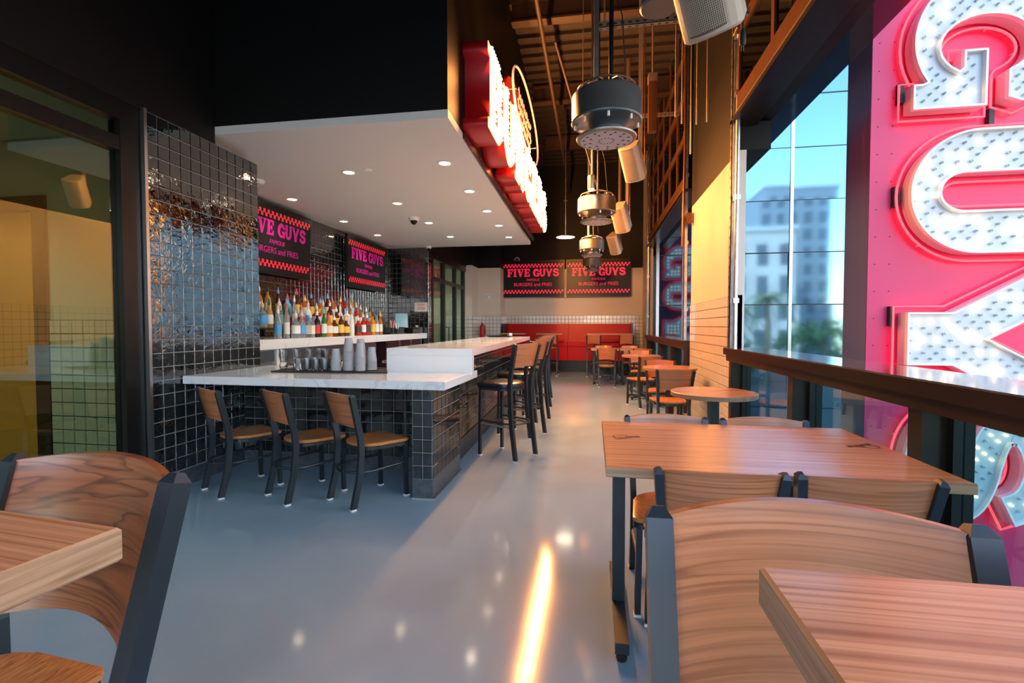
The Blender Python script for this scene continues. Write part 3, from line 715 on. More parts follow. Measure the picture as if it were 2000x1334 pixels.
# ------------------------------------------------------------------ chairs
def lerp(path, z):
    for p, q in zip(path[:-1], path[1:]):
        if p[2] <= z <= q[2]:
            t = (z-p[2])/(q[2]-p[2]); return tuple(p[i]+(q[i]-p[i])*t for i in range(3))
    return path[-1]
def seat_outline(wf=.205, yf=.20, wb=.165, yb=-.20, n=10):
    pts = [(-wf+.03, yf), (wf-.03, yf)]
    pts = arc(wf-.035, yf-.035, .035, .035, 90, 0, 4) + [(wb+.02, -.06)] + arc(0, -.05, wb+.015, abs(yb+.05), 0, -180, n*2) + [(-wb-.02, -.06)] + arc(-wf+.035, yf-.035, .035, .035, 180, 90, 4)
    return pts[::-1]
def make_chair(name, label, cat, seat=.46, top=.84, pb=.60, cushion=False, wmat='oak', smat='oak_seat', ring=False, pw=.034, tw=.203, pd=.042):
    t = thing(name, label, cat)
    posts = {}
    for s in (-1, 1):
        path = [(s*.172, -.275, 0), (s*.172, -.225, seat*.45), (s*.172, -.205, seat*.9), (s*.176, -.214, seat+.06), (s*(.176+(tw-.176)*.5), -.253, (seat+.06+top-.012)/2), (s*tw, -.292, top-.012)]
        posts[s] = path
        a = MB(); a.sweep(path, pw-.004, pd)
        # chamfered cap
        e = Vector(path[-1]); d = (e-Vector(path[-2])).normalized()
        r0 = a.v[-4:]; c = e+d*.014; vs = list(r0)+[tuple(c+(Vector(v)-e)*.45) for v in r0]
        a.add(vs, [(0,1,5,4),(1,2,6,5),(2,3,7,6),(3,0,4,7),(4,5,6,7)])
        a.build('rear_post', M['steel'], t)
        f = MB(); f.sweep([(s*.182, .178, 0), (s*.175, .172, seat-.03)], .028, .028); f.build('leg', M['steel'], t)
        for px, py in ((s*.172, -.275), (s*.182, .178)):
            MB().box(px-.017, px+.017, py-.02, py+.02, 0, .012).build('glide', M['rim'], t)
    # back panel, hollow towards the sitter
    a = MB(); nx, nz = 14, 4; th = .013; vs = []
    for side in (0, 1):
        for j in range(nz+1):
            z = pb+(top-.006-pb)*j/nz; pp = lerp(posts[1], z); w = pp[0]-.012
            for i in range(nx+1):
                u = -1+2*i/nx; sag = .045*(1-u*u)
                zz = z + (.012*(1-u*u) if j == nz else 0) - (.02*(1-u*u)-.012 if j == 0 else 0)*(-1)*1
                vs.append((u*w, pp[1]+.008-sag-(th if side else 0), zz))
    N = (nx+1)*(nz+1); fs = []
    for j in range(nz):
        for i in range(nx):
            k = j*(nx+1)+i; fs.append((k, k+nx+1, k+nx+2, k+1)); fs.append((N+k, N+k+1, N+k+nx+2, N+k+nx+1))
    for i in range(nx): fs.append((i, i+1, N+i+1, N+i)); k = nz*(nx+1)+i; fs.append((k, N+k, N+k+1, k+1))
    for j in range(nz): k = j*(nx+1); fs.append((k, N+k, N+k+nx+1, k+nx+1)); k += nx; fs.append((k, k+nx+1, N+k+nx+1, N+k))
    a.add(vs, fs, True); a.build('backrest', M[wmat], t)
    # seat
    o = seat_outline(); n = len(o); a = MB()
    if cushion: rings = [(1, seat-.055), (1.03, seat-.03), (1.0, seat-.012), (.86, seat), (.5, seat+.004)]
    else: rings = [(.97, seat-.026), (1.0, seat-.018), (1.0, seat-.004), (.96, seat), (.75, seat-.007), (.4, seat-.011)]
    vs = []
    for sc, z in rings: vs += [(x*sc, y*sc, z) for x, y in o]
    fs = [tuple(reversed(range(n)))]
    for r in range(len(rings)-1):
        for i in range(n): fs.append((r*n+i, r*n+(i+1) % n, (r+1)*n+(i+1) % n, (r+1)*n+i))
    fs.append(tuple(range((len(rings)-1)*n, len(rings)*n)))
    a.add(vs, fs, True); a.build('seat', M['vinyl' if cushion else smat], t)
    fz = seat-(.07 if cushion else .04)
    MB().sweep([(x*.93, y*.93, fz) for x, y in o], .022, .026, side=(0, 0, 1), closed=True).build('seat_frame', M['steel'], t)
    hz = seat*.56 if not ring else .36
    hoop = [(.178, .17, hz+.01)] + [(x, y, hz) for x, y in arc(0, -.12, .178, .155, 0, -180, 14)] + [(-.178, .17, hz+.01)]
    MB().sweep(hoop, .011, seg=8).build('stretcher', M['steel'], t)
    if ring:
        MB().box(-.18, .18, .165, .185, .30, .33).build('footrest', M['steel'], t)
        for s in (-1, 1): MB().sweep([(s*.18, .17, .33), (s*.172, -.23, .33)], .011, seg=8).build('side_bar', M['steel_lt'], t)
    return t
ADA = 'wooden-backed metal chairs at the tables'
low = make_chair('dining_chair', 'tmp', 'chair'); stool = make_chair('bar_stool', 'tmp', 'bar stool', .765, 1.155, .925, True, ring=True)
hi = make_chair('bar_stool', 'tmp', 'bar stool', .76, 1.098, .865, False, ring=True, wmat='oak', pw=.036, tw=.178, pd=.03)
hid = make_chair('bar_stool', 'tmp', 'bar stool', .76, 1.112, .88, False, ring=True, wmat='oak_dark', pw=.034, tw=.18, pd=.03)
used = set()
def put(proto, x, y, face, label, group=None, name=None):
    """face: heading of the sitter in degrees, 0 = +Y, 90 = -X"""
    r = proto if proto.name not in used else copy_tree(proto)
    used.add(proto.name); r.location = (x, y, 0); r.rotation_euler = (0, 0, math.radians(face)); r['label'] = label
    if group: r['group'] = group
    elif 'group' in r: del r['group']
    return r
g = 'chairs tucked under the low end of the bar'
put(low, -1.69, 3.55, -33, 'oak-backed metal chair at the low bar counter, nearest to the tiled bar corner', g)
put(low, -2.23, 3.57, -32, 'oak-backed metal chair at the low bar counter, middle of the three', g)
put(low, -2.83, 3.61, -30, 'oak-backed metal chair at the low bar counter, next to the tiled wall', g)
g = 'chairs around the big rectangular table'
put(low, .43, 2.02, 0, 'oak-backed metal chair at near side of the rectangular table, left of two', g)
put(low, .90, 2.03, -2, 'oak-backed metal chair at near side of the rectangular table, right of two', g)
put(low, .39, 2.44, 180, 'oak-backed metal chair at far side of the rectangular table, left of two', g)
put(low, .885, 2.43, 180, 'oak-backed metal chair at far side of the rectangular table, right of two', g)
g = 'chairs along the window side'
put(low, .90, 5.98, 4, 'orange-brown chair with its back to us behind the nearest round table', g)
put(low, .95, 6.93, 180, 'orange-brown chair facing us across the second round table', g)
put(low, .82, 8.35, 22, 'orange-brown chair turned left before the third round table', g)
put(low, .93, 9.82, 180, 'orange-brown chair facing us across the third round table', g)
put(low, .30, 11.05, 0, 'oak chair with back to us at the far small square table', g)
put(low, .27, 12.1, 180, 'oak chair facing us behind the far small square table', g)
put(low, .90, 12.1, 180, 'oak chair facing us behind the square table beside the far window', g)
put(low, 1.02, 11.0, 8, 'oak chair with back to us at the square table beside the far window', g)
put(low, -1.44, .86, -100, 'oak-seated metal chair at lower left behind the dark-stained stool, only its seat in view')
g = 'black-cushioned stools along the bar'
for k, (x, y, f) in enumerate(((-.90, 4.93, 62), (-.90, 5.92, 66), (-.93, 6.85, 64), (-1.0, 7.9, 62), (-1.07, 8.9, 62))):
    put(stool, x, y, f, 'oak-backed bar stool with black cushion, %s from the near end of the bar' % ordinal(k), g)
g = 'high stools in front of the red booth'
put(hi, .02, 13.25, 0, 'tall oak stool with back to us at the red booth, middle one')
hi['group'] = g
put(hi, .86, 13.25, 0, 'tall oak stool with back to us at the red booth, next to the window', g)
put(hi, -1.12, 13.25, 0, 'tall oak stool with back to us at the red booth, leftmost', g)
put(hi, .262, .345, 180, 'large foreground oak-backed stool behind the right-hand table, facing us', 'foreground high stools')
put(hid, -.825, .355, 172, 'large foreground dark-stained stool at left behind the high table corner', 'foreground high stools')

# ------------------------------------------------------------------ tables
def top_rect(w, d, z, th=.036):
    a = MB(); a.bprism([(-w/2, -d/2), (w/2, -d/2), (w/2, d/2), (-w/2, d/2)], z-th, z, .003)
    a.mi = [0 if i == 1 else 1 for i in range(len(a.f))]
    return a
def t_leg(x, z, foot, root, w=.05):
    MB().box(x-w/2, x+w/2, -.035, .035, .07, z-.04).build('post', M['steel'], root)
    f = MB().box(x-w/2, x+w/2, -foot/2, foot/2, .04, .085).build('foot', M['steel'], root)
    for s in (-1, 1): MB().lathe([(.018, 0), (.022, .006), (.022, .03), (.012, .04)], 12, (x, s*(foot/2-.03), 0)).build('caster', M['rubber'], f)
ta = thing('dining_table', 'large rectangular oak table with wheelchair symbols at both ends', 'table', (.65, 2.255, 0))
top_rect(1.2, .89, .81).build('tabletop', [M['oak_top'], M['oak_edge']], ta)
t_leg(-.53, .81, .68, ta, .055); t_leg(.45, .81, .68, ta, .055)
MB().box(-.53, .45, -.02, .02, .73, .77).build('beam', M['steel'], ta)
def wheelchair(root, x, y, rz):
    a = MB(); L = lambda p: (p[0]*.06, p[1]*.06, .8115)
    def ln(pts, w=.011): a.sweep([L(p) for p in pts], w, .0012, side=(0, 0, 1)) if False else a.add(*flat([L(p) for p in pts], w))
    def flat(P, w):
        o = stroke([(p[0], p[1]) for p in P], w); n = len(o); return [(q[0], q[1], .8125) for q in o], [(i, i+1, n-2-i, n-1-i) for i in range(n//2-1)]
    ln(arc(0, 0, .55, .55, 100, 380, 20), .006); ln([(-.1, 1.1), (-.05, .45), (.45, .42), (.7, -.35), (.95, -.25)], .012)
    ln([(-.08, .75), (.42, .75)], .009); ln(arc(-.12, 1.32, .1, .1, 0, 360, 10), .012)
    a.build('wheelchair_symbol', M['ink'], root, (x, y, 0), (0, 0, rz))
wheelchair(ta, -.52, .07, -PI/2); wheelchair(ta, .53, .05, PI/2)
def round_table(x, y, label, r=.33, z=.80):
    t = thing('round_table', label, 'table', (x, y, 0), random.uniform(0, .6), 'round pedestal tables by the window')
    o = arc(0, 0, r, r, 0, 360, 48)[:-1]; a = MB(); a.bprism(o, z-.036, z, .003); a.mi = [0 if i == 1 else 1 for i in range(len(a.f))]
    a.build('tabletop', [M['oak_top'], M['oak_edge']], t)
    MB().box(-.035, .035, -.035, .035, .06, z-.036).build('column', M['steel'], t)
    MB().box(-.1, .1, -.1, .1, z-.05, z-.036).build('mounting_plate', M['steel'], t)
    for k in range(4):
        an = PI/4+k*PI/2; f = MB().sweep([(.02*math.cos(an), .02*math.sin(an), .06), (.27*math.cos(an), .27*math.sin(an), .045)], .05, .03, side=(-math.sin(an), math.cos(an), 0)).build('foot', M['steel'], t)
        MB().lathe([(.018, 0), (.02, .006), (.012, .04)], 8, (.26*math.cos(an), .26*math.sin(an), 0)).build('glide', M['rubber'], f)
    return t
round_table(.965, 4.14, 'round oak table on a square steel column, nearest to us, below the near sill')
round_table(.985, 6.55, 'round oak table beside the tiled pier, second from us', .34)
round_table(.87, 9.15, 'round oak table by the far window, third from us', .345)
for x, lab in ((.27, 'small square oak table on a T foot, left of the far pair'), (.92, 'small square oak table under the far window sill, right of the far pair')):
    t = thing('square_table', lab, 'table', (x, 11.55, 0), 0, 'small square tables near the booth')
    top_rect(.62, .7, .81).build('tabletop', [M['oak_top'], M['oak_edge']], t); t_leg(-.24, .81, .6, t); t_leg(.24, .81, .6, t)
for x, w, lab in ((.46, 1.24, 'long high oak table in front of the red booth, right end'), (-1.2, .72, 'high oak table in front of the red booth, middle'), (-2.25, .72, 'high oak table at the left end of the red booth')):
    t = thing('high_table', lab, 'table', (x, 13.75, 0), 0, 'high tables at the booth')
    top_rect(w, .5, 1.13).build('tabletop', [M['oak_top'], M['oak_edge']], t)
    for s in ((-1, 1) if w > 1 else (0,)): t_leg(s*w*.36, 1.13, .45, t)
t = thing('high_table', 'foreground high oak table at lower right, only a corner in view', 'table', (.55, .13, 0), 0, 'foreground high tables')
top_rect(.81, .64, 1.12).build('tabletop', [M['oak_top'], M['oak_edge']], t); t_leg(.2, 1.12, .5, t)
# left foreground table, turned so that one corner points into the room
t = thing('high_table', 'foreground high oak table at lower left, corner pointing into the room', 'table', (-.845, .165, 0), math.radians(-5), 'foreground high tables')
top_rect(.66, .60, 1.12).build('tabletop', [M['oak_top'], M['oak_edge']], t); t_leg(-.1, 1.12, .5, t)
t.rotation_euler = (0, 0, math.radians(-6))

# ------------------------------------------------------------------ booth
bo = thing('booth_bench', 'long high-backed red vinyl booth along the back wall', 'bench', (-.75, 14.36, 0))
for x0, x1 in ((-1.82, .02), (.03, 1.83)):
    MB().bprism([(x0, -.25), (x1, -.25), (x1, .33), (x0, .33)], .74, .86, .02).build('seat_cushion', M['red'], bo)
    b = MB(); b.v = []; b.add([(x0,.22,.84),(x1,.22,.84),(x1,.38,.84),(x0,.38,.84),(x0,.28,1.40),(x1,.28,1.40),(x1,.38,1.40),(x0,.38,1.40)],
        [(0,3,2,1),(4,5,6,7),(0,1,5,4),(1,2,6,5),(2,3,7,6),(3,0,4,7)]); b.build('back_cushion', M['red'], bo)
    MB().box(x0, x1, -.22, -.18, .34, .75).build('front_panel', M['red'], bo)
MB().box(-1.8, 1.8, -.15, .36, 0, .36).build('plinth', M['frame'], bo)
for x in (-1.85, 1.85): MB().box(x-.02, x+.02, -.26, .39, .3, 1.41).build('end_panel', M['vinyl'], bo)

# ------------------------------------------------------------------ marquee sign over the bar
ms = thing('marquee_sign', 'red bulb-lit channel-letter sign mounted along the bar soffit', 'sign', (-1.22, 4.45, 3.17))
HB = .78; x = 0; faceX = .27
ROT = Matrix(((0, 0, 1, 0), (1, 0, 0, 0), (0, 1, 0, 0), (0, 0, 0, 1)))      # letter plane (u,v) -> world (Y,Z), depth -> X
ws = [GL[c][0] for c in 'BURGERS']; tot = sum(ws)+.12*6; SCL = 5.42/tot
for ch, w in zip('BURGERS', ws):
    outer, holes = GL[ch][1], GL[ch][2]
    lps = [[((x+p[0])*SCL, p[1]*HB) for p in lp] for lp in outer+holes]
    L = link('letter', loops_mesh('letter', lps, .25, M['redmetal'], Matrix.Translation((.13, 0, 0)) @ ROT), ms)
    ins = [offset(lp, -.022 if i < len(outer) else .0) for i, lp in enumerate(lps)]
    link('lit_face', loops_mesh('lit_face', lps, .004, M['sign_glow'], Matrix.Translation((.2575, 0, 0)) @ ROT), L)
    a = MB(); k = 0
    for r in range(14):
        for c in range(int(w*SCL/.062)+1):
            p = (x*SCL+.035+c*.062+(r % 2)*.031, .03+r*.055)
            n_in = sum(inside(p, lp) for lp in lps[:len(outer)]) - sum(inside(p, lp) for lp in lps[len(outer):])
            if n_in > 0 and min(edge_dist(p, lp) for lp in lps) > .02:
                a.lathe([(.015, 0), (.017, .015), (.011, .03), (.001, .034)], 6, (.26, p[0], p[1]), 'x')
    tag(a.build('bulb', M['sign_bulb'], L), kind='stuff')
    for f_ in (.25, .75):
        for zz in (.25, .55):
            ld = bpy.data.lights.new('bulb_light', 'POINT'); ld.energy = 15; ld.color = (1, .36, .09); ld.shadow_soft_size = .03
            link('bulb_light', ld, L, (.33, (x+w*f_)*SCL, zz))
    x += w+.12
MB().box(-.0, .03, -.02, 5.45, -.1, -.035).build('mounting_rail', M['frame'], ms)
for k in range(12): MB().lathe([(.006, 0), (.006, .004)], 8, (.0305, .2+k*.45, -.067), 'x').build('bolt', M['steel_lt'], ms)
# oval neon sign behind it
ns = thing('neon_sign', 'oval pale neon sign with script tubing above the marquee letters', 'sign', (-.925, 6.9, 4.2))
ell = [(0, 1.28*math.cos(t_), .42*math.sin(t_)) for t_ in [2*PI*i/48 for i in range(48)]]
MB().sweep(ell, .014, seg=6, closed=True, side=(1, 0, 0)).build('ring_tube', M['neon_off'], ns)
a = MB(); a.v = []
bp_ = [(-.15, p[1]*.86, p[2]*.86) for p in ell]; bq = [(-.11, p[1]*.86, p[2]*.86) for p in ell]; n = 48
a.add(bp_+bq, [tuple(range(n)), tuple(reversed(range(n, 2*n)))] + [(i, n+i, n+(i+1) % n, (i+1) % n) for i in range(n)]); a.build('backing', M['redmetal'], ns)
for r0 in (.13, -.02, -.16):
    pts = [(-.03, -.8*math.sqrt(max(0, 1-(r0/.33)**2))*.9 + i*.045, r0+.055*math.sin(i*1.9)+.02*math.cos(i*.7)) for i in range(int(1.44*math.sqrt(max(0, 1-(r0/.33)**2))/.045))]
    MB().sweep(pts, .008, seg=6, side=(1, 0, 0)).build('script_tube', M['neon_off'], ns)
for y in (-1.0, 1.0, 0): MB().sweep([(-.29, y, 0), (.0, y, 0)], .008).build('standoff', M['steel_lt'], ns)

# ------------------------------------------------------------------ ceiling fittings
def downlight(x, y, z, label, grp, power=9):
    t = thing('downlight', label, 'ceiling light', (x, y, z), 0, grp)
    MB().lathe([(.062, -.001), (.085, -.001), (.088, -.006), (.06, -.008)], 20, caps=False).build('trim_ring', M['rim'], t)
    MB().lathe([(.001, -.004), (.06, -.004)], 20, smooth=False, caps=False).build('lens', M['lamp'], t)
    ld = bpy.data.lights.new('downlight_beam', 'SPOT'); ld.energy = power; ld.spot_size = math.radians(115); ld.spot_blend = .6; ld.color = (1, .84, .66); ld.shadow_soft_size = .05
    link('beam', ld, t, (0, 0, -.02))
nm = [[(-2.70, 5.12), (-2.71, 6.51), (-2.70, 7.81), (-2.71, 9.08)], [(-4.03, 6.07), (-4.04, 7.47), (-4.02, 8.70)], [(-1.55, 5.0), (-1.56, 6.08), (-1.57, 7.16), (-1.59, 8.21), (-1.61, 9.31)]]
for row, rl in zip(nm, ('middle row of the bar soffit', 'row over the bottles', 'row along the sign edge of the soffit')):
    for k, (x, y) in enumerate(row): downlight(x, y, 3.05, 'round recessed downlight, %s from us in the %s' % (ordinal(k), rl), 'downlights in the bar soffit', 22)
t = thing('dome_camera', 'white dome camera with black ball under the bar soffit', 'camera', (-2.81, 7.41, 3.05))
MB().lathe([(.085, 0), (.085, -.03), (.07, -.05), (.001, -.05)], 20).build('housing', M['rim'], t)
MB().lathe([(.055, -.045), (.05, -.08), (.03, -.105), (.001, -.115)], 16).build('lens_dome', M['screen'], t)
t = thing('dome_camera', 'small white camera at the soffit corner above the tiled pillar', 'camera', (-3.5, 10.1, 3.05))
MB().lathe([(.06, 0), (.06, -.04), (.045, -.05), (.001, -.05)], 14).build('housing', M['rim'], t); MB().lathe([(.035, -.05), (.02, -.09), (.001, -.1)], 12).build('lens_dome', M['screen'], t)
t = thing('fire_sprinkler', 'small flat white sprinkler head cover in the soffit between the nearest downlights', 'sprinkler', (-2.45, 5.08, 3.05)); MB().lathe([(.045, 0), (.045, -.006), (.04, -.009), (.001, -.009)], 16).build('cover_plate', M['rim'], t)
t = thing('smoke_detector', 'white smoke detector on the soffit beside the tiled wall', 'smoke detector', (-3.9, 5.22, 3.05)); MB().lathe([(.07, 0), (.07, -.025), (.05, -.045), (.001, -.045)], 18).build('housing', M['rim'], t)
t = thing('wall_speaker', 'round white wall speaker on the black band left of the menu screens', 'speaker', (-2.3, 14.78, 3.35))
MB().lathe([(.085, 0), (.085, -.03), (.065, -.035)], 20, axis='y', caps=False).build('bezel', M['rim'], t); MB().lathe([(.066, -.03), (.03, -.02), (.02, -.04), (.001, -.045)], 16, axis='y').build('cone', M['grille'], t)
# thermostat, fire extinguisher
t = thing('wall_light', 'small white fire strobe on the cream wall by the glazed door', 'alarm', (-3.05, 14.14, 2.2)); MB().box(-.09, .09, -.03, 0, -.09, .09).build('plate', M['rim'], t); MB().lathe([(.05, -.03), (.045, -.06), (.001, -.065)], 12, axis='y').build('strobe_lens', M['stainless'], t)
t = thing('fire_extinguisher', 'red fire extinguisher hung by the corner behind the bar end', 'extinguisher', (-3.22, 14.0, 1.0))
MB().lathe([(.001, 0), (.07, 0), (.075, .02), (.075, .3), (.05, .36), (.02, .38)], 16).build('cylinder', M['redmetal'], t)
MB().box(-.02, .02, -.02, .02, .38, .42).sweep([(0, -.02, .42), (0, -.12, .45)], .008).build('valve', M['frame'], t); MB().sweep([(.02, 0, .4), (.08, -.02, .36), (.09, -.02, .1)], .008).build('hose', M['rubber'], t)
MB().box(-.03, .03, .07, .15, .1, .3).build('wall_hook', M['frame'], t)

M['galv2'] = mat('dull galvanised strut', (.35, .28, .22), .45, .8)
# hanging drum heaters
def drum(x, y, z, label, m, s=1.):
    t = thing('drum_heater', label, 'heater', (x, y, z), random.uniform(0, 2), 'round drum units hanging in a line')
    MB().lathe([(.20, .30), (.228, .30), (.238, .29), (.24, .285), (.24, .12), (.243, .115), (.238, .105), (.20, .10)], 40).build('shell', m, t)
    MB().lathe([(.2, .29), (.05, .31), (.001, .31)], 24).build('lid', m, t)
    MB().lathe([(.23, .105), (.16, .085), (.12, .06), (.13, .03), (.19, .005)], 32).build('horn', m, t)
    MB().lathe([(.001, -.012), (.185, -.012), (.205, -.004), (.208, .006), (.19, .014)], 36).build('base_disc', M['alu'] if m is M['aludark'] else m, t)
    MB().lathe([(.001, -.0125), (.18, -.0125)], 36, smooth=False, caps=False).build('disc_face', M['letterwhite'] if False else M['disc'], t)
    a = MB()
    for n_, r0, r1 in ((14, .145, .03), (9, .105, .028)):
        for k in range(n_):
            an = 2*PI*k/n_ + r0*7; c, s_ = math.cos(an), math.sin(an)
            P = [(r0-.004, -.002), (r0+r1*.4, -.014), (r0+r1*.8, .0), (r0+r1*.4, .010)]
            a.add([(p*c-q*s_, p*s_+q*c, -.0132) for p, q in P], [(3, 2, 1, 0)])
    for k in range(14):
        an = 2*PI*k/14; c, s_ = math.cos(an), math.sin(an)
        a.add([(p*c-q*s_, p*s_+q*c, -.0132) for p, q in ((.045, -.005), (.058, -.005), (.058, .005), (.045, .005))], [(3, 2, 1, 0)])
    tag(a.build('vent_slot', M['ink'], t), kind='stuff')
    for k in range(8):
        an = 2*PI*k/8; MB().lathe([(.009, 0), (.009, .03), (.004, .036)], 8, (.215*math.cos(an), .215*math.sin(an), .07)).build('bolt', M['rim'], t)
    for r in (.2, .13): MB().sweep([(r*math.cos(2*PI*i/28), r*math.sin(2*PI*i/28), .34+.03*(r < .15)) for i in range(28)], .005, closed=True, side=(0, 0, 1)).build('guard_ring', M['steel_lt'], t)
    for k in range(10):
        an = 2*PI*k/10; MB().sweep([(.225*math.cos(an), .225*math.sin(an), .30), (.2*math.cos(an), .2*math.sin(an), .34), (.1*math.cos(an), .1*math.sin(an), .37)], .004).build('guard_wire', M['steel_lt'], t)
    top = (ZC-z)
    MB().sweep([(.03, 0, .37), (.03, 0, top)], .016, seg=10).build('hanger_pole', M['frame'], t)
    MB().sweep([(-.07, .02, .4), (-.07, .02, top)], .035, .012, side=(1, 0, 0)).build('hanger_strap', M['galv'], t)
    MB().sweep([(.12, -.08, .4), (.1, -.05, .8), (.03, .0, 1.1)], .004).build('cable', M['rubber'], t)
    return t
M['disc'] = mat('pale disc face', (.62, .58, .62), .5)
drum(.085, 3.5, 2.635, 'big grey drum unit hanging nearest to us, charcoal shell', M['aludark'])
drum(.04, 6.35, 2.66, 'drum unit with brass-lit shell, second in the hanging line', M['alu'])
drum(-.03, 9.75, 2.72, 'drum unit third in the hanging line, before the menu screens', M['alu'])
drum(-.03, 12.9, 2.78, 'dark drum unit farthest in the hanging line', M['aludark'])

# box speakers on brackets
def spk(x, y, z, rz, tilt, label, s=1.):
    t = thing('box_speaker', label, 'speaker', (x, y, z), 0, 'curved box speakers under the ceiling')
    W, H, D = .15, .24, .2
    sec = arc(0, .0, W, .11, 200, 340, 10); sec = [(p[0], p[1]-.02) for p in sec]
    pts = sec + [(W*.55, D), (-W*.55, D)]
    c = MB().bprism(pts, -H, H, .012).build('cabinet', M['speaker'], t, None, (tilt, 0, rz)); c.scale = (s, s, s)
    sec2 = arc(0, .0, W*.86, .112, 205, 335, 10); g = [(p[0], p[1]-.026) for p in sec2]
    MB().prism(g+[(W*.5, 0), (-W*.5, 0)], -H*.88, H*.88).build('grille', M['grille'], c)
    a = MB()                                              # raised mesh of the grille
    for i in range(1, 46):
        zz = -H*.86+i*H*1.72/46; a.sweep([(p[0], p[1]-.002, zz) for p in g], .0022, .0022, side=(0, 0, 1))
    for i in range(1, 34):
        q = math.radians(205+130*i/34); px, py = W*.86*math.cos(q), .112*math.sin(q)-.0285; a.box(px-.0014, px+.0014, py-.001, py+.001, -H*.86, H*.86)
    tag(a.build('grille_mesh', M['speaker'], c), kind='stuff')
    bk_ = Matrix.Rotation(rz, 3, 'Z') @ Matrix.Rotation(tilt, 3, 'X') @ Vector((0, D*s, 0))
    p1 = (bk_.x*1.5, bk_.y*1.5, bk_.z+.05)
    MB().sweep([tuple(bk_*.97), p1, (p1[0], p1[1], ZC-z)], .05, .012, side=(1, 0, 0)).build('bracket', M['galv2'], t)
    MB().sweep([tuple(bk_*.95+Vector((.04, 0, -.06))), (p1[0]+.06, p1[1]+.03, bk_.z-.12), (p1[0]+.05, p1[1], .5), (p1[0]+.04, p1[1], ZC-z)], .008, side=(1, 0, 0)).build('cable', M['bronze2'], t)
spk(.50, 2.4, 2.94, math.radians(-35), math.radians(38), 'large tan box speaker close overhead at the top edge')
spk(.45, 5.9, 3.24, math.radians(-28), math.radians(34), 'tan box speaker hanging behind the nearest drum unit', .85)
spk(.48, 8.9, 3.24, math.radians(-28), math.radians(34), 'tan box speaker behind the second drum unit')
spk(.50, 12.0, 3.3, math.radians(-28), math.radians(34), 'tan box speaker farthest along the ceiling line')
# pendant lamps
t = thing('pendant_lamp', 'small dark disc pendant lamp over the bar end', 'lamp', (-.57, 10.2, 3.17))
MB().lathe([(.03, .05), (.05, .04), (.2, .012), (.205, 0), (.19, .0)], 28, caps=False).build('shade', M['frame'], t); MB().lathe([(.001, .004), (.19, .004)], 24, smooth=False, caps=False).build('diffuser', M['lamp'], t)
MB().sweep([(0, 0, .05), (0, 0, ZC-3.17)], .006).build('cord', M['steel'], t); MB().lathe([(.05, .75), (.001, .8)], 10).build('cord_knot', M['steel'], t)
t = thing('pendant_lamp', 'slim tan cylinder lamp hanging between the drum units', 'lamp', (-.03, 6.0, 2.98))
MB().lathe([(.04, 0), (.042, .01), (.042, .16), (.03, .17), (.001, .17)], 18, caps=False).build('shade', M['alu'], t); MB().lathe([(.001, .004), (.038, .004)], 16, smooth=False, caps=False).build('diffuser', M['lamp'], t)
MB().sweep([(0, 0, .17), (0, 0, ZC-2.98)], .006).build('cord', M['steel'], t)

# structure up high: joists, pipes, strut rails, rods, conduits
a = MB()
for k in range(60): a.box(-6, XR, -2.7+k*.295, -2.55+k*.295, ZC-.06, ZC)
tag(a.build('deck_rib', M['deck']), kind='structure'); a = None
for o in bpy.data.objects:
    if o.name == 'deck_rib': o.name = 'trim_2'
def beam(y, label): 
    t = thing('roof_beam', label, 'beam', (0, y, 5.75), 0, 'steel roof beams')
    MB().box(-1.2, XR+.05, -.08, .08, .3, .33).build('flange', M['joist'], t); MB().box(-1.2, XR+.05, -.08, .08, 0, .03).build('flange', M['joist'], t); MB().box(-1.2, XR+.05, -.01, .01, .03, .3).build('web', M['joist'], t)
M['joist'] = mat('joist steel', (.035, .02, .015), .6, .3)
for k, y in enumerate((4.6, 7.2, 9.8, 12.4)): beam(y, 'dark steel roof beam crossing the ceiling, %s from us' % ordinal(k))
def pipe(name, pts, r, m, label, cat='pipe', grp=None):
    p0 = Vector(pts[0]); o = MB().sweep([tuple(Vector(p)-p0) for p in pts], r, seg=10).build(name, m, None, p0); return tag(o, label, cat, grp)
pipe('sprinkler_pipe', [(-.70, 2.5, 5.3), (-.70, 14.6, 5.3)], .03, M['joist'], 'long dark pipe running down the ceiling left of the drum units')
pipe('conduit', [(-.5, 6.4, 5.0), (.12, 8.8, 3.6)], .018, M['joist'], 'sloping dark pipe beside the hanging drum units')
def strut(x0, x1, y, z, label):
    t = thing('strut_rail', label, 'rail', (x0, y, z), 0, 'slotted strut rails under the ceiling'); L = x1-x0
    MB().box(0, L, -.02, .02, .036, .04).box(0, L, -.022, -.018, 0, .04).box(0, L, .018, .022, 0, .04).box(0, L, -.022, .022, 0, .003).build('channel', M['galv2'], t)
    a = MB()
    for k in range(int(L/.05)): a.box(.012+k*.05, .034+k*.05, -.007, .007, -.001, -.0002); a.box(.012+k*.05, .034+k*.05, -.0232, -.0225, .013, .025)
    tag(a.build('slot', M['ink'], t), kind='stuff')
    for xx in (.05, L-.05): MB().sweep([(xx, 0, .04), (xx, 0, ZC-z)], .006).build('threaded_rod', M['galv2'], t)
    return t
strut(.02, 1.02, 3.55, 3.42, 'slotted strut rail just above the nearest drum unit')
strut(-.35, .55, 3.7, 4.02, 'slotted strut rail high at the top edge above the drum units')
strut(-.2, 1.1, 6.75, 4.1, 'slotted strut rail above the second drum unit')
for k, (x, y) in enumerate(((.72, 4.6), (.80, 4.75), (.87, 4.7), (.94, 4.8), (1.02, 4.75))):
    pipe('threaded_rod', [(x, y, 3.2 if k != 2 else 2.9), (x, y, ZC)], .007, M['galv2'], 'thin steel rod hanging between drum unit and glazed door, %s from left' % ordinal(k), 'rod', 'thin hanging rods')
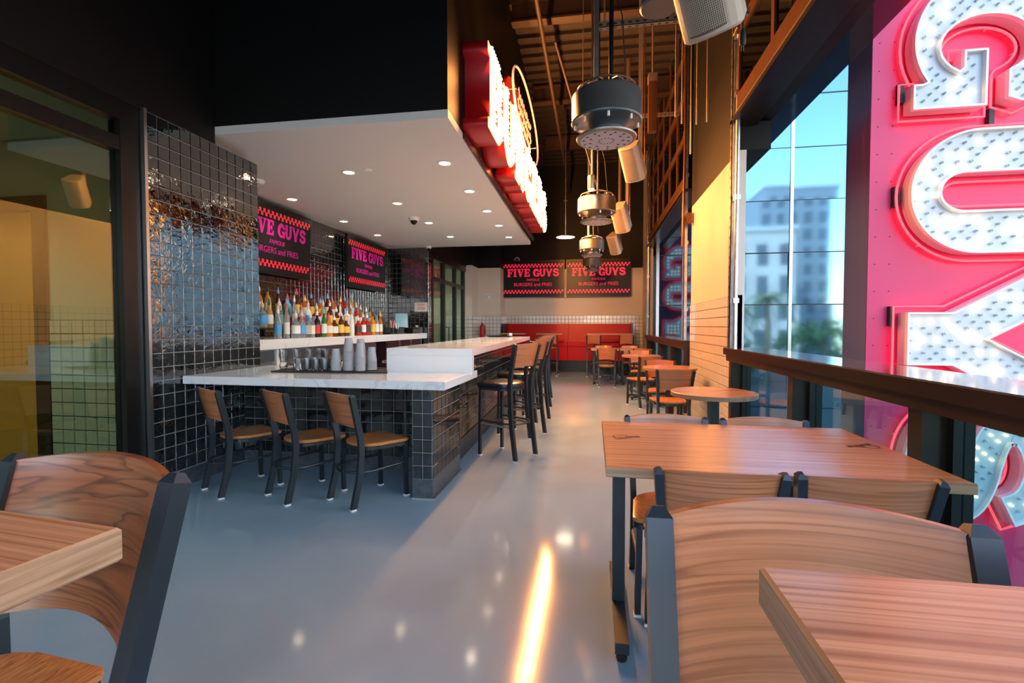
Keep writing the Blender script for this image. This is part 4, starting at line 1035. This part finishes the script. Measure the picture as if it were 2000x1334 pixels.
pipe('conduit', [(1.30, 7.55, 2.5), (1.32, 7.55, 4.0), (1.32, 7.6, ZC)], .018, M['conduit_red'] if 'conduit_red' in M else M['bronze2'], 'red-brown conduit running up beside the far track')
t = thing('junction_box', 'small bronze junction box on the track beside the pier', 'box', (1.40, 7.62, 2.85)); MB().bprism([(-.04, -.05), (.04, -.05), (.04, .05), (-.04, .05)], 0, .16, .006).build('housing', M['bronze2'], t); MB().box(-.042, -.04, -.03, .03, .03, .13).build('cover', M['bronze'], t)
t = thing('motor_post', 'tan door motor post hanging right of the nearest drum unit', 'motor', (.71, 6.3, 3.73)); MB().box(-.05, .05, -.05, .05, 0, .6).build('housing', M['bronze2'], t); MB().box(-.055, .055, -.055, .055, .6, .7).build('bracket', M['galv2'], t); MB().sweep([(0, 0, .7), (0, 0, ZC-3.73)], .012).build('rod', M['galv2'], t)
# hanging plug
t = thing('power_cord', 'black power cord with plug dangling beside the large speaker', 'cord', (.86, 3.1, 2.98)); MB().sweep([(0, 0, .1), (.004, 0, .3), (0, .02, .8), (.01, .3, ZC-2.98)], .007, seg=8).build('cord', M['rubber'], t)
MB().lathe([(.008, .1), (.017, .08), (.02, .03), (.016, .0), (.001, 0)], 10).build('plug', M['rubber'], t); MB().box(-.008, -.005, -.001, .001, -.03, 0).box(.005, .008, -.001, .001, -.03, 0).build('prong', M['steel_lt'], t)
t = thing('ceiling_can', 'grey round can lamp at the top edge left of the large speaker', 'lamp', (.37, 3.0, 3.18)); MB().lathe([(.001, 0), (.1, 0), (.11, .01), (.11, .3), (.001, .31)], 24).build('housing', M['aludark'], t); MB().lathe([(.112, .12), (.112, .125)], 24).build('seam', M['ink'], t); MB().sweep([(0, 0, .3), (0, 0, ZC-3.18)], .01).build('stem', M['steel'], t)

# ------------------------------------------------------------------ things on the bar
t = thing('bar_mat', 'black rubber bar mat on the low white counter', 'mat', (-2.25, 4.2, .92))
MB().add([(-.57, -.30, 0), (.50, -.24, 0), (.30, .2, 0), (-.66, .3, 0), (-.57, -.30, .012), (.50, -.24, .012), (.30, .2, .012), (-.66, .3, .012)], [(0,3,2,1),(4,5,6,7),(0,1,5,4),(1,2,6,5),(2,3,7,6),(3,0,4,7)]).build('sheet', M['rubber'], t)
a = MB()
for k in range(30): a.box(-.5+k*.027, -.485+k*.027, -.2, .16, .012, .016)
tag(a.build('nub', M['rubber'], t), kind='stuff')
hour = [(.026,0),(.03,.004),(.03,.03),(.024,.06),(.034,.11),(.03,.14),(.036,.165),(.034,.165),(.028,.14),(.031,.11),(.021,.06),(.026,.03),(.02,.012),(.001,.012)]
tumb = [(.028,0),(.03,.003),(.036,.09),(.034,.09),(.028,.012),(.001,.012)]
cup = lambda n: [(.045,0),(.047,.002),(.032,.11)]
hm = MB().lathe([(r*1.15, z*1.1) for r, z in hour], 14).mesh('glass_body', M['clear']); tm = MB().lathe([(r*1.12, z*1.12) for r, z in tumb], 12).mesh('glass_body', M['clear'])
for k, (x, y) in enumerate(((-2.82, 4.08), (-2.75, 4.18), (-2.67, 4.26), (-2.60, 4.34), (-2.52, 4.28))):
    tag(link('beer_glass', hm, None, (x, y, .937)), 'curvy clear beer glass on the bar mat, %s of the tall ones from left' % ordinal(k), 'glass', 'curvy beer glasses on the mat')
k = 0
for r in range(3):
    for c in range(4):
        tag(link('tumbler', tm, None, (-2.60+c*.086+r*.02, 3.97+r*.09, .937)), 'short clear tumbler on the bar mat, %s from left in the %s row' % (ordinal(c), ('front', 'middle', 'rear')[r]), 'glass', 'short tumblers on the mat'); k += 1
def stack(x, y, n, lab):
    t = thing('cup_stack', lab, 'cups', (x, y, .937), 0, 'stacks of clear plastic cups'); me = None
    for i in range(n):
        z = .012*i
        if me is None: me = MB().lathe([(.046,0),(.047,.003),(.045,.006),(.031,.12),(.001,.12)], 16).mesh('cup', M['plastic'])
        link('cup', me, t, (0, 0, z))
stack(-2.25, 4.00, 7, 'low stack of clear plastic cups, leftmost of the stacks')
stack(-2.20, 4.12, 11, 'stack of clear plastic cups just left of the tallest stacks')
stack(-2.14, 4.02, 15, 'tallest stack of clear plastic cups on the mat, left one')
stack(-2.08, 4.13, 14, 'tall stack of clear plastic cups beside the tallest')
stack(-2.03, 4.02, 11, 'stack of clear plastic cups second from the right end of the mat')
stack(-1.97, 4.12, 8, 'low right-hand stack of clear plastic cups')
t = thing('serving_tray', 'black serving tray with chrome end on the far end of the high bar', 'tray', (-1.72, 8.9, 1.132)); MB().lathe([(.001, 0), (.2, 0), (.24, .02), (.235, .022), (.2, .006), (.001, .006)], 24).build('dish', M['vinyl'], t); MB().lathe([(.05, .0), (.05, .05), (.001, .05)], 12, (.2, 0, .02)).build('knob', M['steel_lt'], t)
t = thing('rail_end', 'steel grab rail end at the near inner corner of the high counter', 'rail', (-1.91, 4.25, 1.0)); MB().sweep([(0, -.02, 0), (0, .5, 0)], .014).build('tube', M['steel_lt'], t); MB().box(-.01, .03, .1, .13, -.02, .01).build('bracket', M['steel_lt'], t)
# till corner
t = thing('till_monitor', 'grey touch screen till leaning back at the far end of the back bar', 'monitor', (-3.82, 9.35, 1.178), math.radians(25))
MB().add([(-.13,-.02,.12),(.13,-.02,.12),(.13,.03,.12),(-.13,.03,.12),(-.13,.08,.42),(.13,.08,.42),(.13,.13,.42),(-.13,.13,.42)], [(0,3,2,1),(4,5,6,7),(0,1,5,4),(1,2,6,5),(2,3,7,6),(3,0,4,7)]).build('housing', M['aludark'], t)
M['tillscreen'] = mat('till screen', (.1, .2, .25), .2, emit=(.25, .45, .55), es=.12)
MB().add([(-.115,-.0225,.135),(.115,-.0225,.135),(.115,.0745,.405),(-.115,.0745,.405)], [(0,1,2,3)]).build('display', M['tillscreen'], t)
MB().box(-.05, .05, -.02, .1, 0, .14).build('stand', M['frame'], t); MB().box(-.1, .1, -.05, .13, 0, .015).build('foot', M['frame'], t)
t = thing('cash_drawer', 'low black cash drawer under the till on the back bar', 'drawer', (-3.86, 9.75, 1.178)); MB().bprism([(-.2, -.2), (.2, -.2), (.2, .2), (-.2, .2)], 0, .11, .006).build('housing', M['frame'], t); MB().box(.2, .205, -.18, .18, .02, .09).build('drawer_front', M['aludark'], t)
t = thing('receipt_printer', 'small grey receipt printer beside the till', 'printer', (-3.75, 10.08, 1.178)); MB().bprism([(-.08, -.09), (.08, -.09), (.08, .09), (-.08, .09)], 0, .13, .01).build('housing', M['aludark'], t); MB().box(-.03, .03, -.04, -.035, .12, .17).build('paper', M['paper'], t)
t = thing('straw_cup', 'black cup holding pink and white straws near the till', 'cup', (-3.8, 8.85, 1.178)); MB().lathe([(.03, 0), (.04, .12), (.037, .12), (.028, .01), (.001, .01)], 14).build('holder', M['rubber'], t)
for k in range(12):
    an = k*2.4; MB().sweep([(.01*math.cos(an), .01*math.sin(an), .02), (.05*math.cos(an), .05*math.sin(an), .26)], .004).build('straw', (M['inkred'], M['paper'])[k % 2], t)
t = thing('tool_cup', 'black cup of bar spoons between straws and till', 'cup', (-3.8, 9.08, 1.178)); MB().lathe([(.03, 0), (.035, .1), (.032, .1), (.025, .01), (.001, .01)], 14).build('holder', M['rubber'], t)
for k in range(5):
    an = k*1.3; MB().sweep([(.01*math.cos(an), .01*math.sin(an), .02), (.04*math.cos(an), .04*math.sin(an), .21)], .004).build('spoon', M['steel_lt'], t)
t = thing('caddy', 'black plastic napkin caddy on the back bar right of the bottles', 'caddy', (-3.85, 8.68, 1.178)); MB().box(-.1, .1, -.05, .05, 0, .02).box(-.1, .1, -.05, -.04, 0, .12).box(-.1, .1, .04, .05, 0, .12).box(-.005, .005, -.05, .05, 0, .12).build('tray', M['rubber'], t); MB().box(-.09, -.01, -.035, .035, .02, .1).build('napkins', M['paper'], t)
t = thing('paper_notice', 'white paper notice with red print taped to the end wall', 'notice', (-3.73, 10.235, 1.75)); MB().box(-.15, .15, 0, .003, -.1, .1).build('sheet', M['paper'], t)
a = MB()
for k, w in enumerate((.20, .17, 0, .16, .2, .18)):
    if w: a.box(-w/2, w/2, -.0012, -.0004, .06-k*.024, .069-k*.024)
tag(a.build('print', M['inkred'], t), kind='stuff')

# ------------------------------------------------------------------ outside: sign blade, glass building, canopy, street
SGY = 5.0
gs = thing('building_sign', 'huge pink-red blade sign with bulb-filled white letters outside the window', 'sign', (2.5, SGY, 0))
def grel(mb): return rel(mb, 2.5, SGY, 0)
grel(box(2.5, 5.6, SGY, SGY+.42, -2.2, 6.4)).build('cabinet', M['purple'], gs)
grel(box(2.503, 5.6, SGY-.006, SGY, -2.2, 6.4)).build('face_panel', M['pink'], gs)
a = MB()
for k in range(34): 
    for x in (2.56, 2.68): a.lathe([(.006, 0), (.005, -.004), (.001, -.005)], 6, (x-2.5, -.006, -2.1+k*.25), 'y')
tag(a.build('rivet', M['ink'], gs), kind='stuff')
CAPH = 1.2
def to_sign(p, top): return (2.75 + p[1]*CAPH, top - p[0]*CAPH)      # turned a quarter clockwise
order = []
def back_letter(ch, top):
    lp = [to_sign(p, top) for p in GL[ch][1][0]]; lp = [(p[0]-2.5, p[1]) for p in lp]
    if area(lp) < 0: lp = lp[::-1]
    R2 = Matrix(((1,0,0,0),(0,0,-1,0),(0,1,0,0),(0,0,0,1)))
    L = link('letter', loops_mesh('letter', [lp], .10, M['letterwhite'], Matrix.Translation((0, .50, 0)) @ R2), gs)
    a = MB(); x = min(p[0] for p in lp)
    while x < max(p[0] for p in lp):
        z = min(p[1] for p in lp)
        while z < max(p[1] for p in lp):
            if inside((x, z), lp) and edge_dist((x, z), lp) > .04: a.lathe([(.014, 0), (.014, .02), (.004, .034)], 6, (x, .55, z), 'y')
            z += .13
        x += .13
    tag(a.build('bulb_cluster', M['bulb_on'], L), kind='stuff')
    tube = offset(lp, .055); MB().sweep([(p[0], .48, p[1]) for p in tube], .012, seg=6, closed=True, side=(0, 1, 0)).build('neon_tube', M['neon'], L)
sm_off = MB().lathe([(.009, 0), (.0115, -.012), (.011, -.022), (.006, -.030), (.001, -.032)], 10, axis='y').mesh('bulb', M['bulb_off'])
sm_on = sm_off.copy(); sm_on.materials[0] = M['bulb_on']
for ch, top in (('G', 4.395), ('U', 3.03), ('Y', 1.92), ('S', .60)):
    back_letter(ch, top)
    lp = [to_sign(p, top) for p in GL[ch][1][0]]; lpl = [(p[0]-2.5, p[1]) for p in lp]
    if area(lpl) < 0: lpl = lpl[::-1]
    R2 = Matrix(((1,0,0,0),(0,0,-1,0),(0,1,0,0),(0,0,0,1)))
    L = link('letter', loops_mesh('letter', [lpl], .10, M['letterwhite'], Matrix.Translation((0, -.08, 0)) @ R2), gs)
    # rim standing proud of the pan
    ring = MB(); inn = offset(lpl, -.018); n = min(len(lpl), len(inn))
    clean = [p for i, p in enumerate(lpl) if (Vector(p)-Vector(lpl[i-1])).length > 1e-6]
    inn = offset(clean, -.016); n = len(clean)
    if len(inn) == n:
        vs = [(p[0], -.128, p[1]) for p in clean] + [(p[0], -.175, p[1]) for p in clean] + [(p[0], -.175, p[1]) for p in inn] + [(p[0], -.128, p[1]) for p in inn]
        fs = []
        for i in range(n):
            j = (i+1) % n
            for r in range(3): fs.append((r*n+i, r*n+j, (r+1)*n+j, (r+1)*n+i))
        ring.add(vs, fs); ring.build('rim', M['rim'], L)
    tube = offset(clean, .055); MB().sweep([(p[0], -.06, p[1]) for p in tube], .0105, seg=8, closed=True, side=(0, 1, 0)).build('neon_tube', M['neon'], L)
    for i in range(0, len(tube), 7):
        MB().sweep([(tube[i][0], 0, tube[i][1]), (tube[i][0], -.06, tube[i][1])], .006).build('tube_support', M['rim'], L)
    xs = [p[0] for p in clean]; zs = [p[1] for p in clean]; r = 0; z = min(zs)+.03
    while z < max(zs):
        x = min(xs)+.04+(r % 2)*.055
        while x < max(xs):
            if inside((x, z), clean) and edge_dist((x, z), clean) > .035: order.append((x, z, L))
            x += .11
        z += .055; r += 1
order.sort(key=lambda q: (q[0] > 1.28 or q[1] > 4.6, q[0]))
extra = {}
for k, (x, z, L) in enumerate(order):
    if k < 300: link('bulb', sm_on if random.random() < .36 else sm_off, L, (x+random.uniform(-.006, .006), -.13, z+random.uniform(-.004, .004)))
    else: extra.setdefault(L.name, (L, []))[1].append((x, z))
for nm_, (L, ps) in extra.items():
    a = MB()
    for x, z in ps: a.cur = 1 if random.random() < .36 else 0; a.lathe([(.009, 0), (.0115, -.012), (.006, -.030), (.001, -.032)], 6, (x, -.13, z), 'y')
    tag(a.build('bulb_cluster', [M['bulb_off'], M['bulb_on']], L), kind='stuff')
for (x, z) in ((2.70, 2.5), (3.43, 3.17), (2.72, 3.42), (2.69, 1.42)): grel(box(x-.02, x+.02, SGY-.06, SGY-.006, z-.09, z+.09)).build('tube_housing', M['ink'], gs)

gb = thing('glass_building', 'blue mirror-glass curtain wall building beyond the blade sign', 'building', (4.6, 12.6, -4))
xs = (1.58, 2.2, 3.42, 4.63, 5.95); zs = [1.51-1.235*3-.9+1.235*k for k in range(12)]
for i in range(4):
    for j in range(11):
        box(xs[i]+.02-4.6, xs[i+1]-.02-4.6, -.03, 0, zs[j]+.012+4, zs[j+1]-.012+4).build('pane', M['mirrorglass'], gb, None, (random.uniform(-.003, .003), 0, random.uniform(-.004, .004)))
for x in xs: box(x-.035-4.6, x+.035-4.6, -.07, 0, .0, 13).build('mullion', M['chrome'], gb)
for z in zs: box(xs[0]-4.6, xs[-1]-4.6, -.025, 0, z-.012+4, z+.012+4).build('transom', M['frame'], gb)
box(xs[0]-4.6, xs[-1]-4.6, .001, 6, 0, 13).build('core', M['frame'], gb)
struct('trim_3', box(XR+.3, 2.10, -3.0, 12.55, 3.52, 3.95), M['canopy'] if 'canopy' in M else mat('dark canopy', (.01, .014, .02), .08, 0, .9))
struct('wall_outer_right', box(XR+.3, XR+.5, -3, 12.5, 3.95, 7), M['black'])
struct('wall_facade_below', box(XR+.1, XR+.5, -3, 15, -4, -.2), M['stucco2'])
struct('roof', box(-6.4, 2.1, -4.5, 15.2, ZC+.2, ZC+.5), M['black']).name = 'ceiling_roof'  # unseen roof; its front overhang was put in to block the sun

gd = tag(box(-80, 120, -90, 90, -4.3, -4).build('street_ground', M['asphalt']), kind='structure'); gd.name = 'floor_street'
struct('floor_terrace', box(-6.2, XR+.5, -9, -2.9, -.3, -.02), M['stone'])

M['darkwin'] = mat('dark window', (.12, .15, .18), .25)
def block(x, y, w, d, h, m, label, nx, nz, face, arch=False):
    """building with windows on the given face ('x-' or 'y+')"""
    t = thing('building', label, 'building', (x, y, -4)); box(-w/2, w/2, -d/2, d/2, 0, h).build('wall', m, t)
    box(-w/2-.3, w/2+.3, -d/2-.3, d/2+.3, h, h+.5).build('cornice', M['trim_white'], t)
    span = d if face[0] == 'x' else w
    for i in range(nx):
        for j in range(nz):
            u = -span/2+span*(i+.5)/nx; z = 2+(h-3)*(j+.5)/nz; ww, hh = span/nx*.24, (h-3)/nz*.32
            if face == 'x-': box(-w/2-.06, -w/2, u-ww, u+ww, z-hh, z+hh).build('window', M['darkwin'], t); box(-w/2-.12, -w/2, u-ww*1.2, u+ww*1.2, z+hh, z+hh*1.15).build('lintel', M['trim_white'], t)
            else: box(u-ww, u+ww, d/2, d/2+.06, z-hh, z+hh).build('window', M['darkwin'], t)
block(38, 34, 12, 34, 38, M['stucco'], 'pale arched hotel facade across the street, seen mirrored in the storefront glass', 9, 4, 'x-')
block(38, -12, 12, 40, 36, M['stucco'], 'long pale hotel block across the street to the right', 7, 6, 'x-')
block(14, -46, 22, 12, 17, M['stucco'], 'pale low building behind us, mirrored in the blue glass', 8, 4, 'y+')
block(30, -60, 10, 12, 26, M['stucco2'], 'tall grey tower behind us, mirrored in the blue glass', 5, 9, 'y+')
block(-10, -52, 16, 12, 24, M['stucco2'], 'wide grey block behind us at left of the plaza', 6, 6, 'y+')

def palm(x, y, h, label):
    t = thing('palm_tree', label, 'palm', (x, y, -4), random.uniform(0, 6), 'palm trees on the street')
    MB().sweep([(0, 0, 0), (.1, .05, h*.3), (.05, .1, h*.7), (.0, .0, h)], .22, seg=10).build('trunk', M['bark'], t)
    for k in range(26):
        an = k*2.399; up = .9-.065*k; Lf = 2.4+random.uniform(-.3, .3); pts = []
        for i in range(8):
            s = i/7; pts.append(Vector((math.cos(an)*Lf*s, math.sin(an)*Lf*s, h+up*Lf*s*.9-1.5*s*s*Lf*.6)))
        a = MB(); a.sweep([tuple(p) for p in pts], .02, seg=6)
        for i in range(26):
            s = (i+1)/27; q = s*7; i0 = int(q); p = pts[i0].lerp(pts[min(i0+1, 7)], q-i0); sd_ = Vector((-math.sin(an), math.cos(an), 0))
            for sg in (-1, 1):
                tip = p+sd_*sg*.5*math.sin(PI*min(.95, s+.1))+Vector((math.cos(an)*.25, math.sin(an)*.25, -.18)); dd = Vector((math.cos(an)*.03, math.sin(an)*.03, 0))
                a.add([tuple(p-dd), tuple(p+dd), tuple(tip)], [(0, 1, 2)])
        a.build('frond', M['leaf'], t)
palm(11.0, 17.0, 7.6, 'tall palm tree across the walkway, mirrored in the storefront glass')
palm(18, 30, 12, 'taller thin palm tree farther down the street')
palm(9, -9, 6.5, 'palm tree behind us beside the plaza')
palm(15, -20, 8, 'palm tree far behind us on the plaza')
def bush(x, y, z, sx, sy, sz, label, n=1500):
    a = MB()
    for k in range(n):
        th, ph = random.uniform(0, 2*PI), math.acos(random.uniform(-.2, 1)); r = random.uniform(.8, 1.05)*(1+.15*math.sin(5*th)*math.sin(3*ph))
        c = Vector((sx*r*math.sin(ph)*math.cos(th), sy*r*math.sin(ph)*math.sin(th), sz*r*math.cos(ph)))
        e = Vector((random.gauss(0, 1), random.gauss(0, 1), random.gauss(0, 1))).normalized()*.22; f = e.orthogonal().normalized()*.14
        a.add([tuple(c-e), tuple(c+f), tuple(c+e), tuple(c-f)], [(0, 1, 2, 3)])
    t = thing('shrub', label, 'shrub', (x, y, z), 0, 'street greenery'); a.build('foliage', M['hedge'], t)
    MB().sweep([(0, 0, -1.2), (0, 0, sz*.5)], .12).build('trunk', M['bark'], t)
bush(14.5, 22, -2.2, 2.4, 4.2, 3.4, 'dense green tree mass beyond the far window'); bush(10.5, 12.6, -2.8, 1.4, 1.6, 2.6, 'small round green shrub by the walkway')
bush(20, 8, -2.5, 3, 6, 3.6, 'broad green hedge across the street'); bush(10, -22, -2.4, 5, 2.5, 3.4, 'broad green tree mass behind us'); bush(22, -26, -2.2, 5, 3, 4.0, 'second green tree mass behind us')

downlight(-4.6, 11.6, 3.05, 'added recessed downlight brightening the vestibule behind the far glazed door', None, 60); downlight(-4.6, 13.2, 3.05, 'added recessed downlight brightening the vestibule, the farther one behind the glazed door', None, 60)  # unseen lamps added to brighten the vestibule behind the glass
# unseen lamps assumed in the lobby, lighting the room behind the storefront
def can(x, y, z, label, grp, e):
    downlight(x, y, z, label, grp, e)
can(-4.2, 2.0, 2.9, 'recessed downlight in the lobby ceiling, nearer the tiled end', 'lobby downlights', 40)
can(-5.0, .4, 2.9, 'recessed downlight in the lobby ceiling, farther from the tiled end', 'lobby downlights', 30)
can(-5.0, 2.6, 2.9, 'recessed downlight in the lobby ceiling in front of the dark-framed door', 'lobby downlights', 30)
